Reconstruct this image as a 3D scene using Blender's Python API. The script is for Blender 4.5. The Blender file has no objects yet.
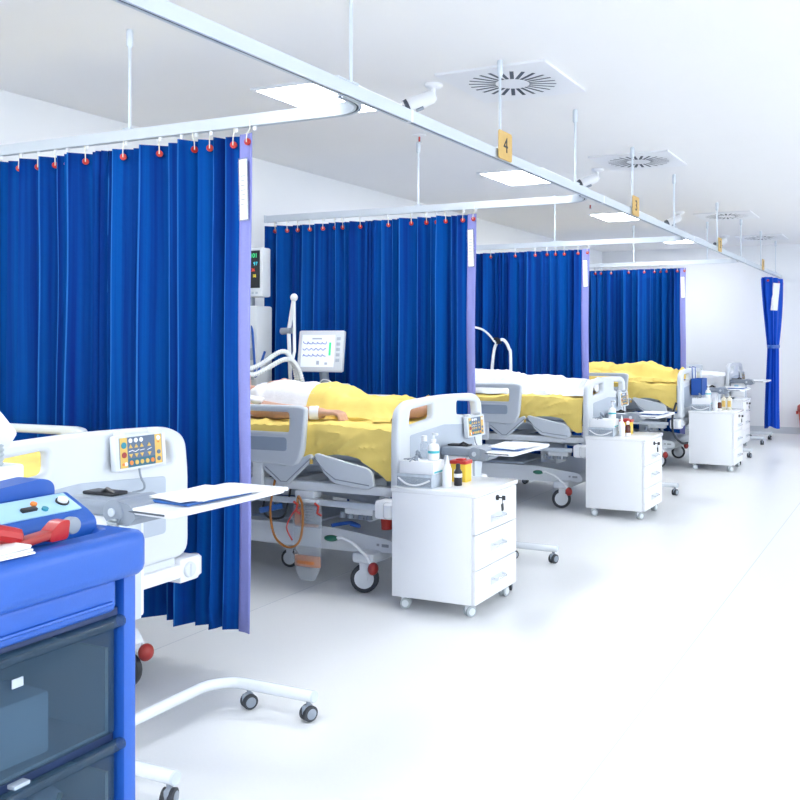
import bpy, bmesh, math, random
from mathutils import Vector, Matrix, noise
R = math.radians
scene = bpy.context.scene
COL = scene.collection
random.seed(7)

# ------------------------------------------------------------------ camera, world, exposure
cam_d = bpy.data.cameras.new('camera'); cam = bpy.data.objects.new('camera', cam_d); COL.objects.link(cam)
cam_d.sensor_width = 36.0; cam_d.lens = 928.0 / 800.0 * 36.0
cam_d.shift_x = -0.1325; cam_d.shift_y = -0.07625
cam_d.clip_start = 0.05; cam_d.clip_end = 100
cam.location = (0, 0, 1.28); cam.rotation_euler = (R(90), 0, math.atan(419.0 / 928.0))
scene.camera = cam
w = bpy.data.worlds.new('daylight'); scene.world = w; w.use_nodes = True
w.node_tree.nodes['Background'].inputs[0].default_value = (0.93, 0.96, 1.0, 1)
w.node_tree.nodes['Background'].inputs[1].default_value = 5.2
PANEL_EMIT = 22.0
vs = scene.view_settings
vs.view_transform = 'Standard'; vs.look = 'None'; vs.gamma = 1.0; vs.use_curve_mapping = False
vs.exposure = 0.27

# ------------------------------------------------------------------ room dimensions
XL, XR, YB, YF, ZC = -4.32, 3.60, -3.60, 13.0, 2.56
WINDOWS = [(-2.6, -0.4), (0.4, 2.6), (3.4, 5.6), (6.4, 8.6), (9.4, 11.6)]
ADDED_REAR_WINDOWS = [(-3.7, -1.5), (-0.95, 1.25), (1.6, 3.3)]  # unseen openings behind the camera, added to brighten surfaces facing it
WZ0, WZ1 = 0.75, 2.30
for i, (a, b) in enumerate(WINDOWS):          # daylight portals in the window openings
    ld = bpy.data.lights.new('window_portal', 'AREA'); ld.shape = 'RECTANGLE'; ld.size = WZ1 - WZ0; ld.size_y = b - a
    ld.cycles.is_portal = True
    lo = bpy.data.objects.new('window_portal', ld); COL.objects.link(lo)
    lo.location = (XR + 0.16, (a + b) / 2, (WZ0 + WZ1) / 2); lo.rotation_euler = (0, R(90), 0)

for i, (a, b) in enumerate(ADDED_REAR_WINDOWS):  # portals for the added rear openings
    ld = bpy.data.lights.new('window_portal', 'AREA'); ld.shape = 'RECTANGLE'; ld.size = b - a; ld.size_y = WZ1 - WZ0; ld.cycles.is_portal = True
    lo = bpy.data.objects.new('window_portal', ld); COL.objects.link(lo)
    lo.location = ((a + b) / 2, YB - 0.16, (WZ0 + WZ1) / 2); lo.rotation_euler = (R(90), 0, 0)

# ------------------------------------------------------------------ materials
MATS = {}
def mat(name, col, rough=0.5, metal=0.0, var=0.0, vscale=8.0, bump=0.0, bscale=60.0, trans=0.0, spec=0.5, emit=None, estr=1.0, sheen=0.0, coat=0.0, subs=0.0):
    m = bpy.data.materials.new(name); m.use_nodes = True
    nt = m.node_tree; b = nt.nodes['Principled BSDF']
    b.inputs['Base Color'].default_value = (*col, 1); b.inputs['Roughness'].default_value = rough
    b.inputs['Metallic'].default_value = metal; b.inputs['Specular IOR Level'].default_value = spec
    b.inputs['Transmission Weight'].default_value = trans; b.inputs['Coat Weight'].default_value = coat
    b.inputs['Sheen Weight'].default_value = sheen
    if subs: b.inputs['Subsurface Weight'].default_value = subs; b.inputs['Subsurface Radius'].default_value = (0.01, 0.004, 0.002)
    if emit: b.inputs['Emission Color'].default_value = (*emit, 1); b.inputs['Emission Strength'].default_value = estr
    if var or bump:
        tc = nt.nodes.new('ShaderNodeTexCoord')
    if var:
        n = nt.nodes.new('ShaderNodeTexNoise'); n.inputs['Scale'].default_value = vscale; n.inputs['Detail'].default_value = 4
        nt.links.new(tc.outputs['Object'], n.inputs['Vector'])
        mx = nt.nodes.new('ShaderNodeMix'); mx.data_type = 'RGBA'
        mx.inputs['A'].default_value = (*[c * (1 - var) for c in col], 1)
        mx.inputs['B'].default_value = (*[min(1, c * (1 + var)) for c in col], 1)
        nt.links.new(n.outputs['Fac'], mx.inputs['Factor']); nt.links.new(mx.outputs['Result'], b.inputs['Base Color'])
    if bump:
        n2 = nt.nodes.new('ShaderNodeTexNoise'); n2.inputs['Scale'].default_value = bscale; n2.inputs['Detail'].default_value = 5
        nt.links.new(tc.outputs['Object'], n2.inputs['Vector'])
        bp = nt.nodes.new('ShaderNodeBump'); bp.inputs['Strength'].default_value = bump; bp.inputs['Distance'].default_value = 0.01
        nt.links.new(n2.outputs['Fac'], bp.inputs['Height']); nt.links.new(bp.outputs['Normal'], b.inputs['Normal'])
    MATS[name] = m
    return m
M = MATS
mat('floor', (0.80, 0.812, 0.83), 0.32, var=0.025, vscale=120, bump=0.015, bscale=200)
mat('seam', (0.60, 0.63, 0.68), 0.5)
mat('ceiling', (0.87, 0.875, 0.89), 0.75, var=0.01, vscale=3)
mat('wall', (0.83, 0.85, 0.88), 0.7, var=0.012, vscale=2)
mat('baseboard', (0.55, 0.60, 0.66), 0.5)
mat('white', (0.84, 0.86, 0.90), 0.35, var=0.01, vscale=5)
mat('white_gloss', (0.86, 0.88, 0.91), 0.18, coat=0.3)
mat('bed_plastic', (0.70, 0.74, 0.79), 0.4, var=0.012, vscale=10)
mat('bed_grey', (0.46, 0.52, 0.61), 0.45)
mat('rail_plastic', (0.62, 0.67, 0.73), 0.4)
mat('rail_grey', (0.34, 0.41, 0.51), 0.45)
mat('cream', (0.80, 0.77, 0.66), 0.45)
mat('mid_grey', (0.26, 0.30, 0.36), 0.4)
mat('dark_grey', (0.06, 0.075, 0.10), 0.4)
mat('black', (0.012, 0.013, 0.018), 0.4)
mat('rubber', (0.03, 0.035, 0.045), 0.6)
mat('alu', (0.62, 0.68, 0.75), 0.35, metal=0.35)
mat('slot', (0.05, 0.07, 0.10), 0.6)
mat('chrome', (0.75, 0.78, 0.82), 0.15, metal=1.0)
mat('tube_white', (0.78, 0.82, 0.87), 0.25)
mat('curtain', (0.0010, 0.030, 0.170), 0.7, bump=0.25, bscale=35, spec=0.05)
mat('curtain_back', (0.25, 0.27, 0.64), 0.65, var=0.05, vscale=12, bump=0.2, bscale=50)
mat('curtain_bright', (0.006, 0.07, 0.50), 0.7, var=0.12, vscale=8, bump=0.2, spec=0.15)
mat('red', (0.52, 0.028, 0.018), 0.4)
mat('tool_red', (0.42, 0.012, 0.015), 0.35)
mat('dark_red', (0.35, 0.03, 0.025), 0.4)
mat('orange_red', (0.75, 0.10, 0.04), 0.4)
mat('cord', (0.80, 0.78, 0.68), 0.6)
mat('paper', (0.86, 0.87, 0.88), 0.7, var=0.02, vscale=30)
mat('print', (0.35, 0.38, 0.42), 0.7)
mat('plaque', (0.62, 0.40, 0.12), 0.45, var=0.08, vscale=30)
mat('ink', (0.01, 0.012, 0.02), 0.5)
mat('diffuser', (0.9, 0.9, 0.9), 0.5, emit=(0.96, 0.98, 1.0), estr=PANEL_EMIT)
mat('yellow_sheet', (0.90, 0.69, 0.20), 0.85, var=0.04, vscale=9, bump=0.3, bscale=14, spec=0.2)
mat('white_sheet', (0.84, 0.86, 0.90), 0.8, bump=0.25, bscale=30)
mat('skin', (0.62, 0.36, 0.25), 0.55, var=0.06, vscale=25, bump=0.08, bscale=150, subs=0.1)
mat('hair', (0.10, 0.08, 0.07), 0.6, var=0.3, vscale=80, bump=0.4, bscale=150)
mat('panel_yellow', (0.75, 0.50, 0.12), 0.45)
mat('panel_slate', (0.10, 0.15, 0.24), 0.4)
mat('panel_teal', (0.02, 0.13, 0.20), 0.4)
mat('btn_teal', (0.02, 0.25, 0.35), 0.4)
mat('btn_orange', (0.85, 0.25, 0.04), 0.4)
mat('btn_white', (0.85, 0.86, 0.88), 0.4)
mat('cart_blue', (0.012, 0.095, 0.46), 0.38, bump=0.06, bscale=250, coat=0.1)
mat('cart_dark', (0.012, 0.03, 0.10), 0.5)
mat('device_blue', (0.008, 0.09, 0.42), 0.35)
mat('panel_light', (0.36, 0.60, 0.80), 0.35)
mat('screen_white', (0.85, 0.9, 0.95), 0.2, emit=(0.85, 0.92, 1.0), estr=0.15)
mat('screen_black', (0.008, 0.01, 0.015), 0.15)
mat('trace_blue', (0.05, 0.12, 0.5), 0.4)
mat('trace_green', (0.02, 0.4, 0.15), 0.4, emit=(0.05, 0.9, 0.3), estr=0.7)
mat('trace_cyan', (0.02, 0.3, 0.4), 0.4, emit=(0.05, 0.7, 0.9), estr=0.6)
mat('trace_red', (0.5, 0.03, 0.02), 0.4, emit=(0.9, 0.1, 0.05), estr=0.6)
mat('trace_yellow', (0.5, 0.4, 0.03), 0.4, emit=(0.9, 0.8, 0.1), estr=0.6)
mat('hose_white', (0.83, 0.86, 0.89), 0.3)
mat('hose_grey', (0.40, 0.45, 0.48), 0.4)
mat('amber', (0.45, 0.17, 0.03), 0.25, trans=0.15)
mat('orange_fluid', (0.55, 0.17, 0.04), 0.4)
mat('green', (0.01, 0.13, 0.08), 0.4)
mat('blue', (0.01, 0.09, 0.42), 0.45)
mat('folder_blue', (0.03, 0.13, 0.42), 0.4)
mat('sharps_yellow', (0.85, 0.58, 0.05), 0.4)
mat('wrap', (0.50, 0.56, 0.64), 0.3, var=0.3, vscale=25)
mat('teal', (0.05, 0.45, 0.52), 0.4)
mat('brown_glass', (0.10, 0.02, 0.012), 0.15)

def glassy(name, tint, mixf, rough=0.05, gcol=(1, 1, 1)):
    m = bpy.data.materials.new(name); m.use_nodes = True; nt = m.node_tree
    for n in list(nt.nodes): nt.nodes.remove(n)
    o = nt.nodes.new('ShaderNodeOutputMaterial'); t = nt.nodes.new('ShaderNodeBsdfTransparent'); p = nt.nodes.new('ShaderNodeBsdfPrincipled')
    x = nt.nodes.new('ShaderNodeMixShader'); t.inputs[0].default_value = (*tint, 1)
    p.inputs['Base Color'].default_value = (*gcol, 1); p.inputs['Roughness'].default_value = rough
    x.inputs[0].default_value = mixf
    nt.links.new(t.outputs[0], x.inputs[1]); nt.links.new(p.outputs[0], x.inputs[2]); nt.links.new(x.outputs[0], o.inputs[0])
    MATS[name] = m
glassy('smoked', (0.66, 0.76, 0.84), 0.36, 0.14, (0.05, 0.10, 0.16))
glassy('clear_plastic', (0.93, 0.95, 0.97), 0.22, 0.15, (0.72, 0.76, 0.80))
glassy('window_glass', (0.96, 0.98, 0.98), 0.06, 0.03)

def fold_contrast_streaks(m, a, b):  # uneven cloth tone that paints fold highlights and dark folds into the colour
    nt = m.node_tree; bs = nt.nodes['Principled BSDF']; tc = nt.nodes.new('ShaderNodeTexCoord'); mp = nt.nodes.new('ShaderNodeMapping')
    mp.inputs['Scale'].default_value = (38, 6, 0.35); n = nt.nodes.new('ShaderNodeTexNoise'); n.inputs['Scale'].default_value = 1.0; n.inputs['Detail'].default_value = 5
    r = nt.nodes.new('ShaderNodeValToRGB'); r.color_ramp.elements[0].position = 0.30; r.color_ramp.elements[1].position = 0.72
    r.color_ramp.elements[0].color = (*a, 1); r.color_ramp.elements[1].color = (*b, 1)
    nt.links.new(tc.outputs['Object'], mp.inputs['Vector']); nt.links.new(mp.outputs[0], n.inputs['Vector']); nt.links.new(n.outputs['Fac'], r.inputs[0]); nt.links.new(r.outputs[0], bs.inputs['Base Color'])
fold_contrast_streaks(M['curtain'], (0.003, 0.022, 0.19), (0.0012, 0.085, 0.37))
mat('curtain_edge_highlight', (0.008, 0.13, 0.47), 0.6, spec=0.2)  # pleat-edge highlight painted as a lighter blue

# ------------------------------------------------------------------ mesh builder
class MB:
    def __init__(s): s.bm = bmesh.new()
    def _bev(s, vs, bev, seg):
        if bev > 0:
            es = list({e for v in vs for e in v.link_edges})
            bmesh.ops.bevel(s.bm, geom=es, offset=bev, offset_type='OFFSET', segments=seg, profile=0.5, affect='EDGES', clamp_overlap=True)
    def box(s, x0, x1, y0, y1, z0, z1, bev=0.0, seg=2):
        m = Matrix.Translation(((x0+x1)/2, (y0+y1)/2, (z0+z1)/2)) @ Matrix.Diagonal((abs(x1-x0), abs(y1-y0), abs(z1-z0), 1))
        s._bev(bmesh.ops.create_cube(s.bm, size=1, matrix=m)['verts'], bev, seg); return s
    def obox(s, c, size, rot=(0, 0, 0), bev=0.0, seg=2):
        from mathutils import Euler
        m = Matrix.Translation(c) @ Euler(rot).to_matrix().to_4x4() @ Matrix.Diagonal((*size, 1))
        s._bev(bmesh.ops.create_cube(s.bm, size=1, matrix=m)['verts'], bev, seg); return s
    def cyl(s, p0, p1, r0, r1=None, seg=16, bev=0.0):
        p0, p1 = Vector(p0), Vector(p1); d = p1 - p0; r1 = r0 if r1 is None else r1
        m = Matrix.Translation((p0 + p1) / 2) @ d.to_track_quat('Z', 'Y').to_matrix().to_4x4()
        vs = bmesh.ops.create_cone(s.bm, cap_ends=True, segments=seg, radius1=r0, radius2=r1, depth=d.length, matrix=m)['verts']
        if bev:
            es = [e for e in {e for v in vs for e in v.link_edges} if any(len(f.verts) > 4 for f in e.link_faces)]
            bmesh.ops.bevel(s.bm, geom=es, offset=bev, segments=2, profile=0.5, affect='EDGES', clamp_overlap=True)
        return s
    def sph(s, c, r, seg=16):
        r = (r, r, r) if isinstance(r, (int, float)) else r
        bmesh.ops.create_uvsphere(s.bm, u_segments=seg, v_segments=max(6, seg * 2 // 3), radius=1, matrix=Matrix.Translation(c) @ Matrix.Diagonal((*r, 1))); return s
    def tube(s, pts, r, seg=8, caps=True):
        pts = [Vector(p) for p in pts]; n = len(pts); rings = []
        rr = r if isinstance(r, (list, tuple)) else [r] * n
        t0 = (pts[1] - pts[0]).normalized(); nrm = t0.orthogonal().normalized()
        for i, p in enumerate(pts):
            t = (pts[min(i+1, n-1)] - pts[max(i-1, 0)]).normalized()
            nrm = (nrm - t * nrm.dot(t)).normalized(); b = t.cross(nrm)
            rings.append([s.bm.verts.new(p + (nrm * math.cos(2*math.pi*k/seg) + b * math.sin(2*math.pi*k/seg)) * rr[i]) for k in range(seg)])
        for a, b in zip(rings, rings[1:]):
            for k in range(seg): s.bm.faces.new((a[k], a[(k+1) % seg], b[(k+1) % seg], b[k]))
        if caps: s.bm.faces.new(rings[0][::-1]); s.bm.faces.new(rings[-1])
        return s
    def lathe(s, prof, c=(0, 0, 0), axis='z', seg=20):
        rings = []
        for r, h in prof:
            ring = []
            for k in range(seg):
                a = 2*math.pi*k/seg; u, v = r*math.cos(a), r*math.sin(a)
                p = {'z': (u, v, h), 'y': (u, h, -v), 'x': (h, u, v)}[axis]
                ring.append(s.bm.verts.new(Vector(c) + Vector(p)))
            rings.append(ring)
        for a, b in zip(rings, rings[1:]):
            for k in range(seg): s.bm.faces.new((a[k], a[(k+1) % seg], b[(k+1) % seg], b[k]))
        s.bm.faces.new(rings[0][::-1]); s.bm.faces.new(rings[-1]); return s
    def prism(s, pts, plane, a0, a1, bev=0.0):
        f = {'xz': lambda p, a: (p[0], a, p[1]), 'yz': lambda p, a: (a, p[0], p[1]), 'xy': lambda p, a: (p[0], p[1], a)}[plane]
        A = [s.bm.verts.new(f(p, a0)) for p in pts]; B = [s.bm.verts.new(f(p, a1)) for p in pts]; n = len(pts)
        s.bm.faces.new(A); s.bm.faces.new(B[::-1])
        for i in range(n): s.bm.faces.new((A[i], B[i], B[(i+1) % n], A[(i+1) % n]))
        s._bev(A + B, bev, 2); return s
    def quad(s, a, b, c, d): s.bm.faces.new([s.bm.verts.new(p) for p in (a, b, c, d)]); return s
    def mesh(s, name, angle=35):
        bmesh.ops.recalc_face_normals(s.bm, faces=s.bm.faces)
        me = bpy.data.meshes.new(name); s.bm.to_mesh(me); s.bm.free()
        me.shade_smooth(); me.set_sharp_from_angle(angle=R(angle)); return me
    def build(s, name, m, parent=None, loc=(0, 0, 0), rot=(0, 0, 0)): return put(s.mesh(name), name, m, parent, loc, rot)

def put(me, name, m, parent=None, loc=(0, 0, 0), rot=(0, 0, 0)):
    if m and not me.materials: me.materials.append(M[m])
    o = bpy.data.objects.new(name, me); COL.objects.link(o); o.location = loc; o.rotation_euler = rot; o.parent = parent
    return o
def tag(o, label, cat, group=None):
    o['label'] = label; o['category'] = cat
    if group: o['group'] = group
    return o
def thing(name, label, cat, loc=(0, 0, 0), rz=0.0, group=None):
    o = bpy.data.objects.new(name, None); COL.objects.link(o); o.location = loc; o.rotation_euler = (0, 0, rz); o.empty_display_size = 0.1
    return tag(o, label, cat, group)
CACHE = {}
def part(name, m, parent, fn, loc=(0, 0, 0), rot=(0, 0, 0), key=None):
    k = key or (name, m)
    if k not in CACHE:
        me = fn(MB()); CACHE[k] = me.mesh(name) if isinstance(me, MB) else me
    return put(CACHE[k], name, m, parent, loc, rot)
def structure(o): o['kind'] = 'structure'; return o

def rounded(pts, rad, n=5):
    """round the corners of a 2D polygon; rad a number or one per corner"""
    out = []; L = len(pts)
    for i in range(L):
        p, a, b = Vector(pts[i]), Vector(pts[i-1]), Vector(pts[(i+1) % L])
        r = rad[i] if isinstance(rad, (list, tuple)) else rad
        if r <= 0: out.append(tuple(p)); continue
        r = min(r, (a-p).length*0.49, (b-p).length*0.49)
        s, e = p + (a-p).normalized()*r, p + (b-p).normalized()*r
        for k in range(n+1):
            t = k/n; q = s*(1-t)**2 + p*2*t*(1-t) + e*t*t; out.append((q.x, q.y))
    return out
def plate(outline, holes, thick, bevel, plane):
    """flat plate with holes and rounded edges, thickness centred on 0 along the third axis"""
    cu = bpy.data.curves.new('plate', 'CURVE'); cu.dimensions = '2D'; cu.fill_mode = 'BOTH'
    cu.extrude = thick/2 - bevel; cu.bevel_depth = bevel; cu.bevel_resolution = 2; cu.offset = -bevel
    for poly in [outline] + holes:
        sp = cu.splines.new('POLY'); sp.points.add(len(poly)-1); sp.use_cyclic_u = True
        for q, p in zip(sp.points, poly): q.co = (p[0], p[1], 0, 1)
    o = bpy.data.objects.new('plate', cu); COL.objects.link(o)
    dg = bpy.context.evaluated_depsgraph_get(); dg.update()
    me = bpy.data.meshes.new_from_object(o.evaluated_get(dg)); bpy.data.objects.remove(o); bpy.data.curves.remove(cu)
    mt = {'yz': Matrix(((0, 0, 1, 0), (1, 0, 0, 0), (0, 1, 0, 0), (0, 0, 0, 1))), 'xz': Matrix(((1, 0, 0, 0), (0, 0, -1, 0), (0, 1, 0, 0), (0, 0, 0, 1))), 'xy': Matrix.Identity(4)}[plane]
    me.transform(mt); me.materials.clear(); me.shade_smooth(); me.set_sharp_from_angle(angle=R(40)); return me
def text_mesh(txt, size, depth=0.001):
    cu = bpy.data.curves.new('lettering', 'FONT'); cu.body = txt; cu.size = size; cu.extrude = depth; cu.align_x = 'CENTER'; cu.align_y = 'CENTER'
    o = bpy.data.objects.new('lettering', cu); COL.objects.link(o)
    dg = bpy.context.evaluated_depsgraph_get(); dg.update()
    me = bpy.data.meshes.new_from_object(o.evaluated_get(dg)); bpy.data.objects.remove(o); bpy.data.curves.remove(cu); me.materials.clear()
    return me
def spline(pts, n=8):
    P = [Vector(p) for p in pts]; out = []
    for i in range(len(P)-1):
        a, b, c, d = P[max(i-1, 0)], P[i], P[i+1], P[min(i+2, len(P)-1)]
        for k in range(n):
            t = k/n; out.append(0.5*((2*b)+(c-a)*t+(2*a-5*b+4*c-d)*t*t+(3*b-a-3*c+d)*t**3))
    out.append(P[-1]); return out
def corrugated(pts, r, pitch=0.012, amp=0.12, seg=10):
    L = sum((Vector(b)-Vector(a)).length for a, b in zip(pts, pts[1:])); n = max(8, int(L/pitch)*2)
    P = spline(pts, max(2, n//(len(pts)-1)))
    return MB().tube(P, [r*(1+amp*(1 if i % 2 else -1)) for i in range(len(P))], seg)

# ------------------------------------------------------------------ the room shell
fl = structure(MB().box(XL-0.2, XR+0.2, YB-0.2, YF+0.2, -0.12, 0).build('floor', 'floor'))
for sx in (-2.89, -0.89, 1.11, 3.11): MB().box(sx-0.0022, sx+0.0022, YB, YF, -0.002, 0.0006).build('seam', 'seam', fl)
structure(MB().box(XL-0.2, XR+0.2, YB-0.2, YF+0.2, ZC, ZC+0.12).build('ceiling', 'ceiling'))
structure(MB().box(XL-0.2, XL, YB, YF, 0, ZC).build('wall_left', 'wall'))
structure(MB().box(XL-0.2, XR+0.2, YF, YF+0.2, 0, ZC).build('wall_far', 'wall'))
wq = MB(); xs_ = [XL-0.2] + [x for ab in ADDED_REAR_WINDOWS for x in ab] + [XR+0.2]
wq.box(XL-0.2, XR+0.2, YB-0.2, YB, 0, WZ0).box(XL-0.2, XR+0.2, YB-0.2, YB, WZ1, ZC)
for i in range(0, len(xs_), 2): wq.box(xs_[i], xs_[i+1], YB-0.2, YB, WZ0, WZ1)
structure(wq.build('wall_rear', 'wall'))
wr = MB(); ys = [YB] + [y for ab in WINDOWS for y in ab] + [YF]
wr.box(XR, XR+0.2, YB, YF, 0, WZ0).box(XR, XR+0.2, YB, YF, WZ1, ZC)
for i in range(0, len(ys), 2): wr.box(XR, XR+0.2, ys[i], ys[i+1], WZ0, WZ1)
structure(wr.build('wall_right', 'wall'))
for i, (a, b) in enumerate(WINDOWS + ADDED_REAR_WINDOWS):
    wn = bpy.data.objects.new('window_%d' % (i+1), None); COL.objects.link(wn); structure(wn); wn.location = (XR+0.1, (a+b)/2, WZ0)
    if i >= len(WINDOWS): wn.location = ((a+b)/2, YB-0.1, WZ0); wn.rotation_euler = (0, 0, R(-90))  # added rear windows, out of view
    h, hw = WZ1-WZ0, (b-a)/2
    f = MB(); f.box(-0.03, 0.03, -hw, hw, 0, 0.06).box(-0.03, 0.03, -hw, hw, h-0.06, h)
    for y in (-hw, -0.03, hw-0.06): f.box(-0.03, 0.03, y, y+0.06, 0.06, h-0.06)
    f.build('window_frame', 'white', wn)
    for y0, y1 in ((-hw+0.06, -0.03), (0.03, hw-0.06)): MB().box(-0.004, 0.004, y0, y1, 0.06, h-0.06).build('pane', 'window_glass', wn)
    MB().box(-0.16, -0.03, -hw, hw, -0.03, 0).build('window_sill', 'white', wn)
for nm, c in (('left', (XL, XL+0.012, YB, YF)), ('far', (XL+0.012, XR, YF-0.012, YF)), ('right', (XR-0.012, XR, YB, YF-0.012))):
    structure(MB().box(*c, 0, 0.09).build('baseboard_'+nm, 'baseboard'))

# ------------------------------------------------------------------ ceiling: light panels, vents, cameras, sprinklers
LIGHT_Y = [-1.05, 1.5, 4.1, 6.72, 9.30, 11.85]
def light_panel(x, y, label, group):
    t = thing('ceiling_light', label, 'light', (x, y, ZC), 0, group)
    def fr(b):
        for s in (-1, 1): b.box(s*0.25, s*0.27, -0.32, 0.32, -0.012, 0).box(-0.25, 0.25, s*0.30, s*0.32, -0.012, 0)
        return b
    part('frame', 'white', t, fr, key='lightframe')
    part('diffuser', 'diffuser', t, lambda b: b.box(-0.25, 0.25, -0.30, 0.30, -0.008, -0.001), key='lightdiff')
LLAB = ['on the way to the rear wall', 'above the bed behind the blue cart', 'above the bed with the drainage bag', 'above the bed with the white sheet', 'above the bed with the blue basket', 'above the bed at the far wall']
for y, ll in zip(LIGHT_Y, LLAB):
    light_panel(-2.87, y, 'recessed ceiling light panel ' + ll, 'ceiling lights over the beds')
    light_panel(1.9, y, 'added unseen square recessed ceiling light panel over the far side of the aisle', 'added ceiling lights over the aisle')  # aisle row is out of view, added to raise the room's brightness

def vent_panel(b):
    n, ri, ro, hs = 24, 0.085, 0.218, 0.285
    bm = b.bm; Z = -0.012
    def P(r, a, z=Z): return bm.verts.new((r*math.cos(a), r*math.sin(a), z))
    def sq(a):
        c, s = math.cos(a), math.sin(a); k = hs/max(abs(c), abs(s)); return bm.verts.new((k*c, k*s, Z))
    w_ = 0.0098
    cen = []; 
    for i in range(n):
        a = 2*math.pi*(i+0.5)/n; a2 = 2*math.pi*(i+1.5)/n
        di, do = w_/ri, w_/ro
        # bar between slots i and i+1
        v = [P(ri, a+di), P(ro, a+do), P(ro, a2-do), P(ri, a2-di)]; bm.faces.new(v)
        v2 = [P(ro, a-do), sq(a-do), sq(a+do), P(ro, a+do)]; bm.faces.new(v2)
        mid = (a+a2)/2
        bm.faces.new([P(ro, a+do), sq(a+do)] + ([bm.verts.new((math.copysign(hs, math.cos(mid)), math.copysign(hs, math.sin(mid)), Z))] if abs(abs(math.tan(mid))-1) < 0.02 else []) + [sq(a2-do), P(ro, a2-do)])
        cen += [P(ri, a-di), P(ri, a+di)]
    bm.faces.new(cen)
    bmesh.ops.remove_doubles(bm, verts=bm.verts, dist=1e-5)
    fs = list(bm.faces); r = bmesh.ops.extrude_face_region(bm, geom=fs)
    bmesh.ops.translate(bm, verts=[v for v in r['geom'] if isinstance(v, bmesh.types.BMVert)], vec=(0, 0, 0.001))
    for s in (-1, 1): b.box(s*hs, s*(hs-0.012), -hs, hs, -0.010, 0).box(-hs, hs, s*hs, s*(hs-0.012), -0.010, 0)
    return b
VENTS = [(4.22, 'square ceiling air vent with radial slots behind the sign for bay four'), (6.45, 'square ceiling air vent with radial slots behind the sign for bay three'),
         (9.70, 'square ceiling air vent with radial slots by the sign for bay two'), (11.95, 'square ceiling air vent with radial slots by the sign for bay one')]
for y, lab in VENTS:
    t = thing('air_vent', lab, 'vent', (-1.87, y, ZC), 0, 'ceiling air vents')
    part('panel', 'white', t, vent_panel, key='ventpanel')
    for i in range(24):
        a = 2*math.pi*(i+0.5)/24
        part('blade', 'slot', t, lambda b: b.obox((0.152, 0, -0.0095), (0.140, 0.022, 0.0015), (R(3), 0, 0)), (0, 0, 0), (0, 0, a), key='ventblade')
for y, lab in [(4.10, 'white cylindrical ceiling camera near the sign for bay four'), (6.66, 'white cylindrical ceiling camera near the sign for bay three'),
               (9.24, 'white cylindrical ceiling camera near the sign for bay two'), (11.6, 'white cylindrical ceiling camera near the sign for bay one')]:
    t = thing('ceiling_camera', lab, 'camera', (-2.25, y, ZC), 0, 'ceiling cameras above the beds')
    part('mount', 'white', t, lambda b: b.lathe([(0.045, 0), (0.045, -0.012), (0.03, -0.022), (0.012, -0.024)]), key='cmount')
    part('bracket', 'white', t, lambda b: b.tube([(0, 0, -0.02), (-0.005, 0, -0.05), (-0.03, -0.01, -0.075)], 0.012, 10), key='cbracket')
    d = Vector((-0.72, -0.50, -0.40)).normalized()
    c0 = Vector((-0.005, 0, -0.06)); c1 = c0 + d*0.135
    part('housing', 'white', t, lambda b: b.cyl(c0, c1, 0.034, 0.038, 18, 0.006).cyl(c0-d*0.012, c0, 0.022, 0.03), key='chous')
    part('lens_hood', 'dark_grey', t, lambda b: b.cyl(c1, c1+d*0.02, 0.039, 0.036, 18), key='clens')
    part('clip', 'mid_grey', t, lambda b: b.cyl(c0+d*0.08+Vector((0.03, 0, -0.03)), c0+d*0.12+Vector((0.03, 0, -0.03)), 0.009, 0.009, 8), key='cclip')
for y, lab in [(5.08, 'small fire sprinkler on the ceiling over the second curtain track'), (8.34, 'small fire sprinkler on the ceiling over the third curtain track')]:
    t = thing('fire_sprinkler', lab, 'sprinkler', (-2.89, y, ZC), 0, 'ceiling sprinklers')
    part('rosette', 'white', t, lambda b: b.lathe([(0.045, 0), (0.04, -0.008), (0.012, -0.012)]), key='sprros')
    part('bulb', 'red', t, lambda b: b.cyl((0, 0, -0.012), (0, 0, -0.045), 0.005), key='sprbulb')
    part('deflector', 'chrome', t, lambda b: b.cyl((0, 0, -0.045), (0, 0, -0.049), 0.014).cyl((0.009, 0, -0.01), (0.009, 0, -0.046), 0.002).cyl((-0.009, 0, -0.01), (-0.009, 0, -0.046), 0.002), key='sprdef')

# ------------------------------------------------------------------ curtain track
ZR0, ZR1, XM = 2.10, 2.145, -1.78
RAIL_Y = [2.86, 5.26, 7.70, 10.15]
tr = thing('curtain_track', 'long grey-white ceiling curtain track with four branch rails on hanging rods', 'curtain track', (XM, 0, ZR0))
def railprofile(pts, close=True):
    b = MB(); hw = 0.014; H = ZR1-ZR0
    prof = [(-hw, 0), (-hw, H), (hw, H), (hw, 0), (0.005, 0), (0.005, 0.008), (-0.005, 0.008), (-0.005, 0)]
    rings = []; P = [Vector(p) for p in pts]
    for i, p in enumerate(P):
        t = (P[min(i+1, len(P)-1)] - P[max(i-1, 0)]); t.z = 0; t.normalize(); s = Vector((t.y, -t.x, 0))
        rings.append([b.bm.verts.new(p + s*u + Vector((0, 0, v))) for u, v in prof])
    n = len(prof)
    for a, c in zip(rings, rings[1:]):
        for k in range(n): b.bm.faces.new((a[k], a[(k+1) % n], c[(k+1) % n], c[k]))
    b.bm.faces.new(rings[0]); b.bm.faces.new(rings[-1][::-1]); return b
railprofile([(0, -0.6, 0), (0, 12.98, 0)]).build('main_rail', 'alu', tr)
MB().box(-0.004, 0.004, -0.6, 12.98, 0.002, 0.007).build('rail_slot', 'slot', tr)
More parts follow.
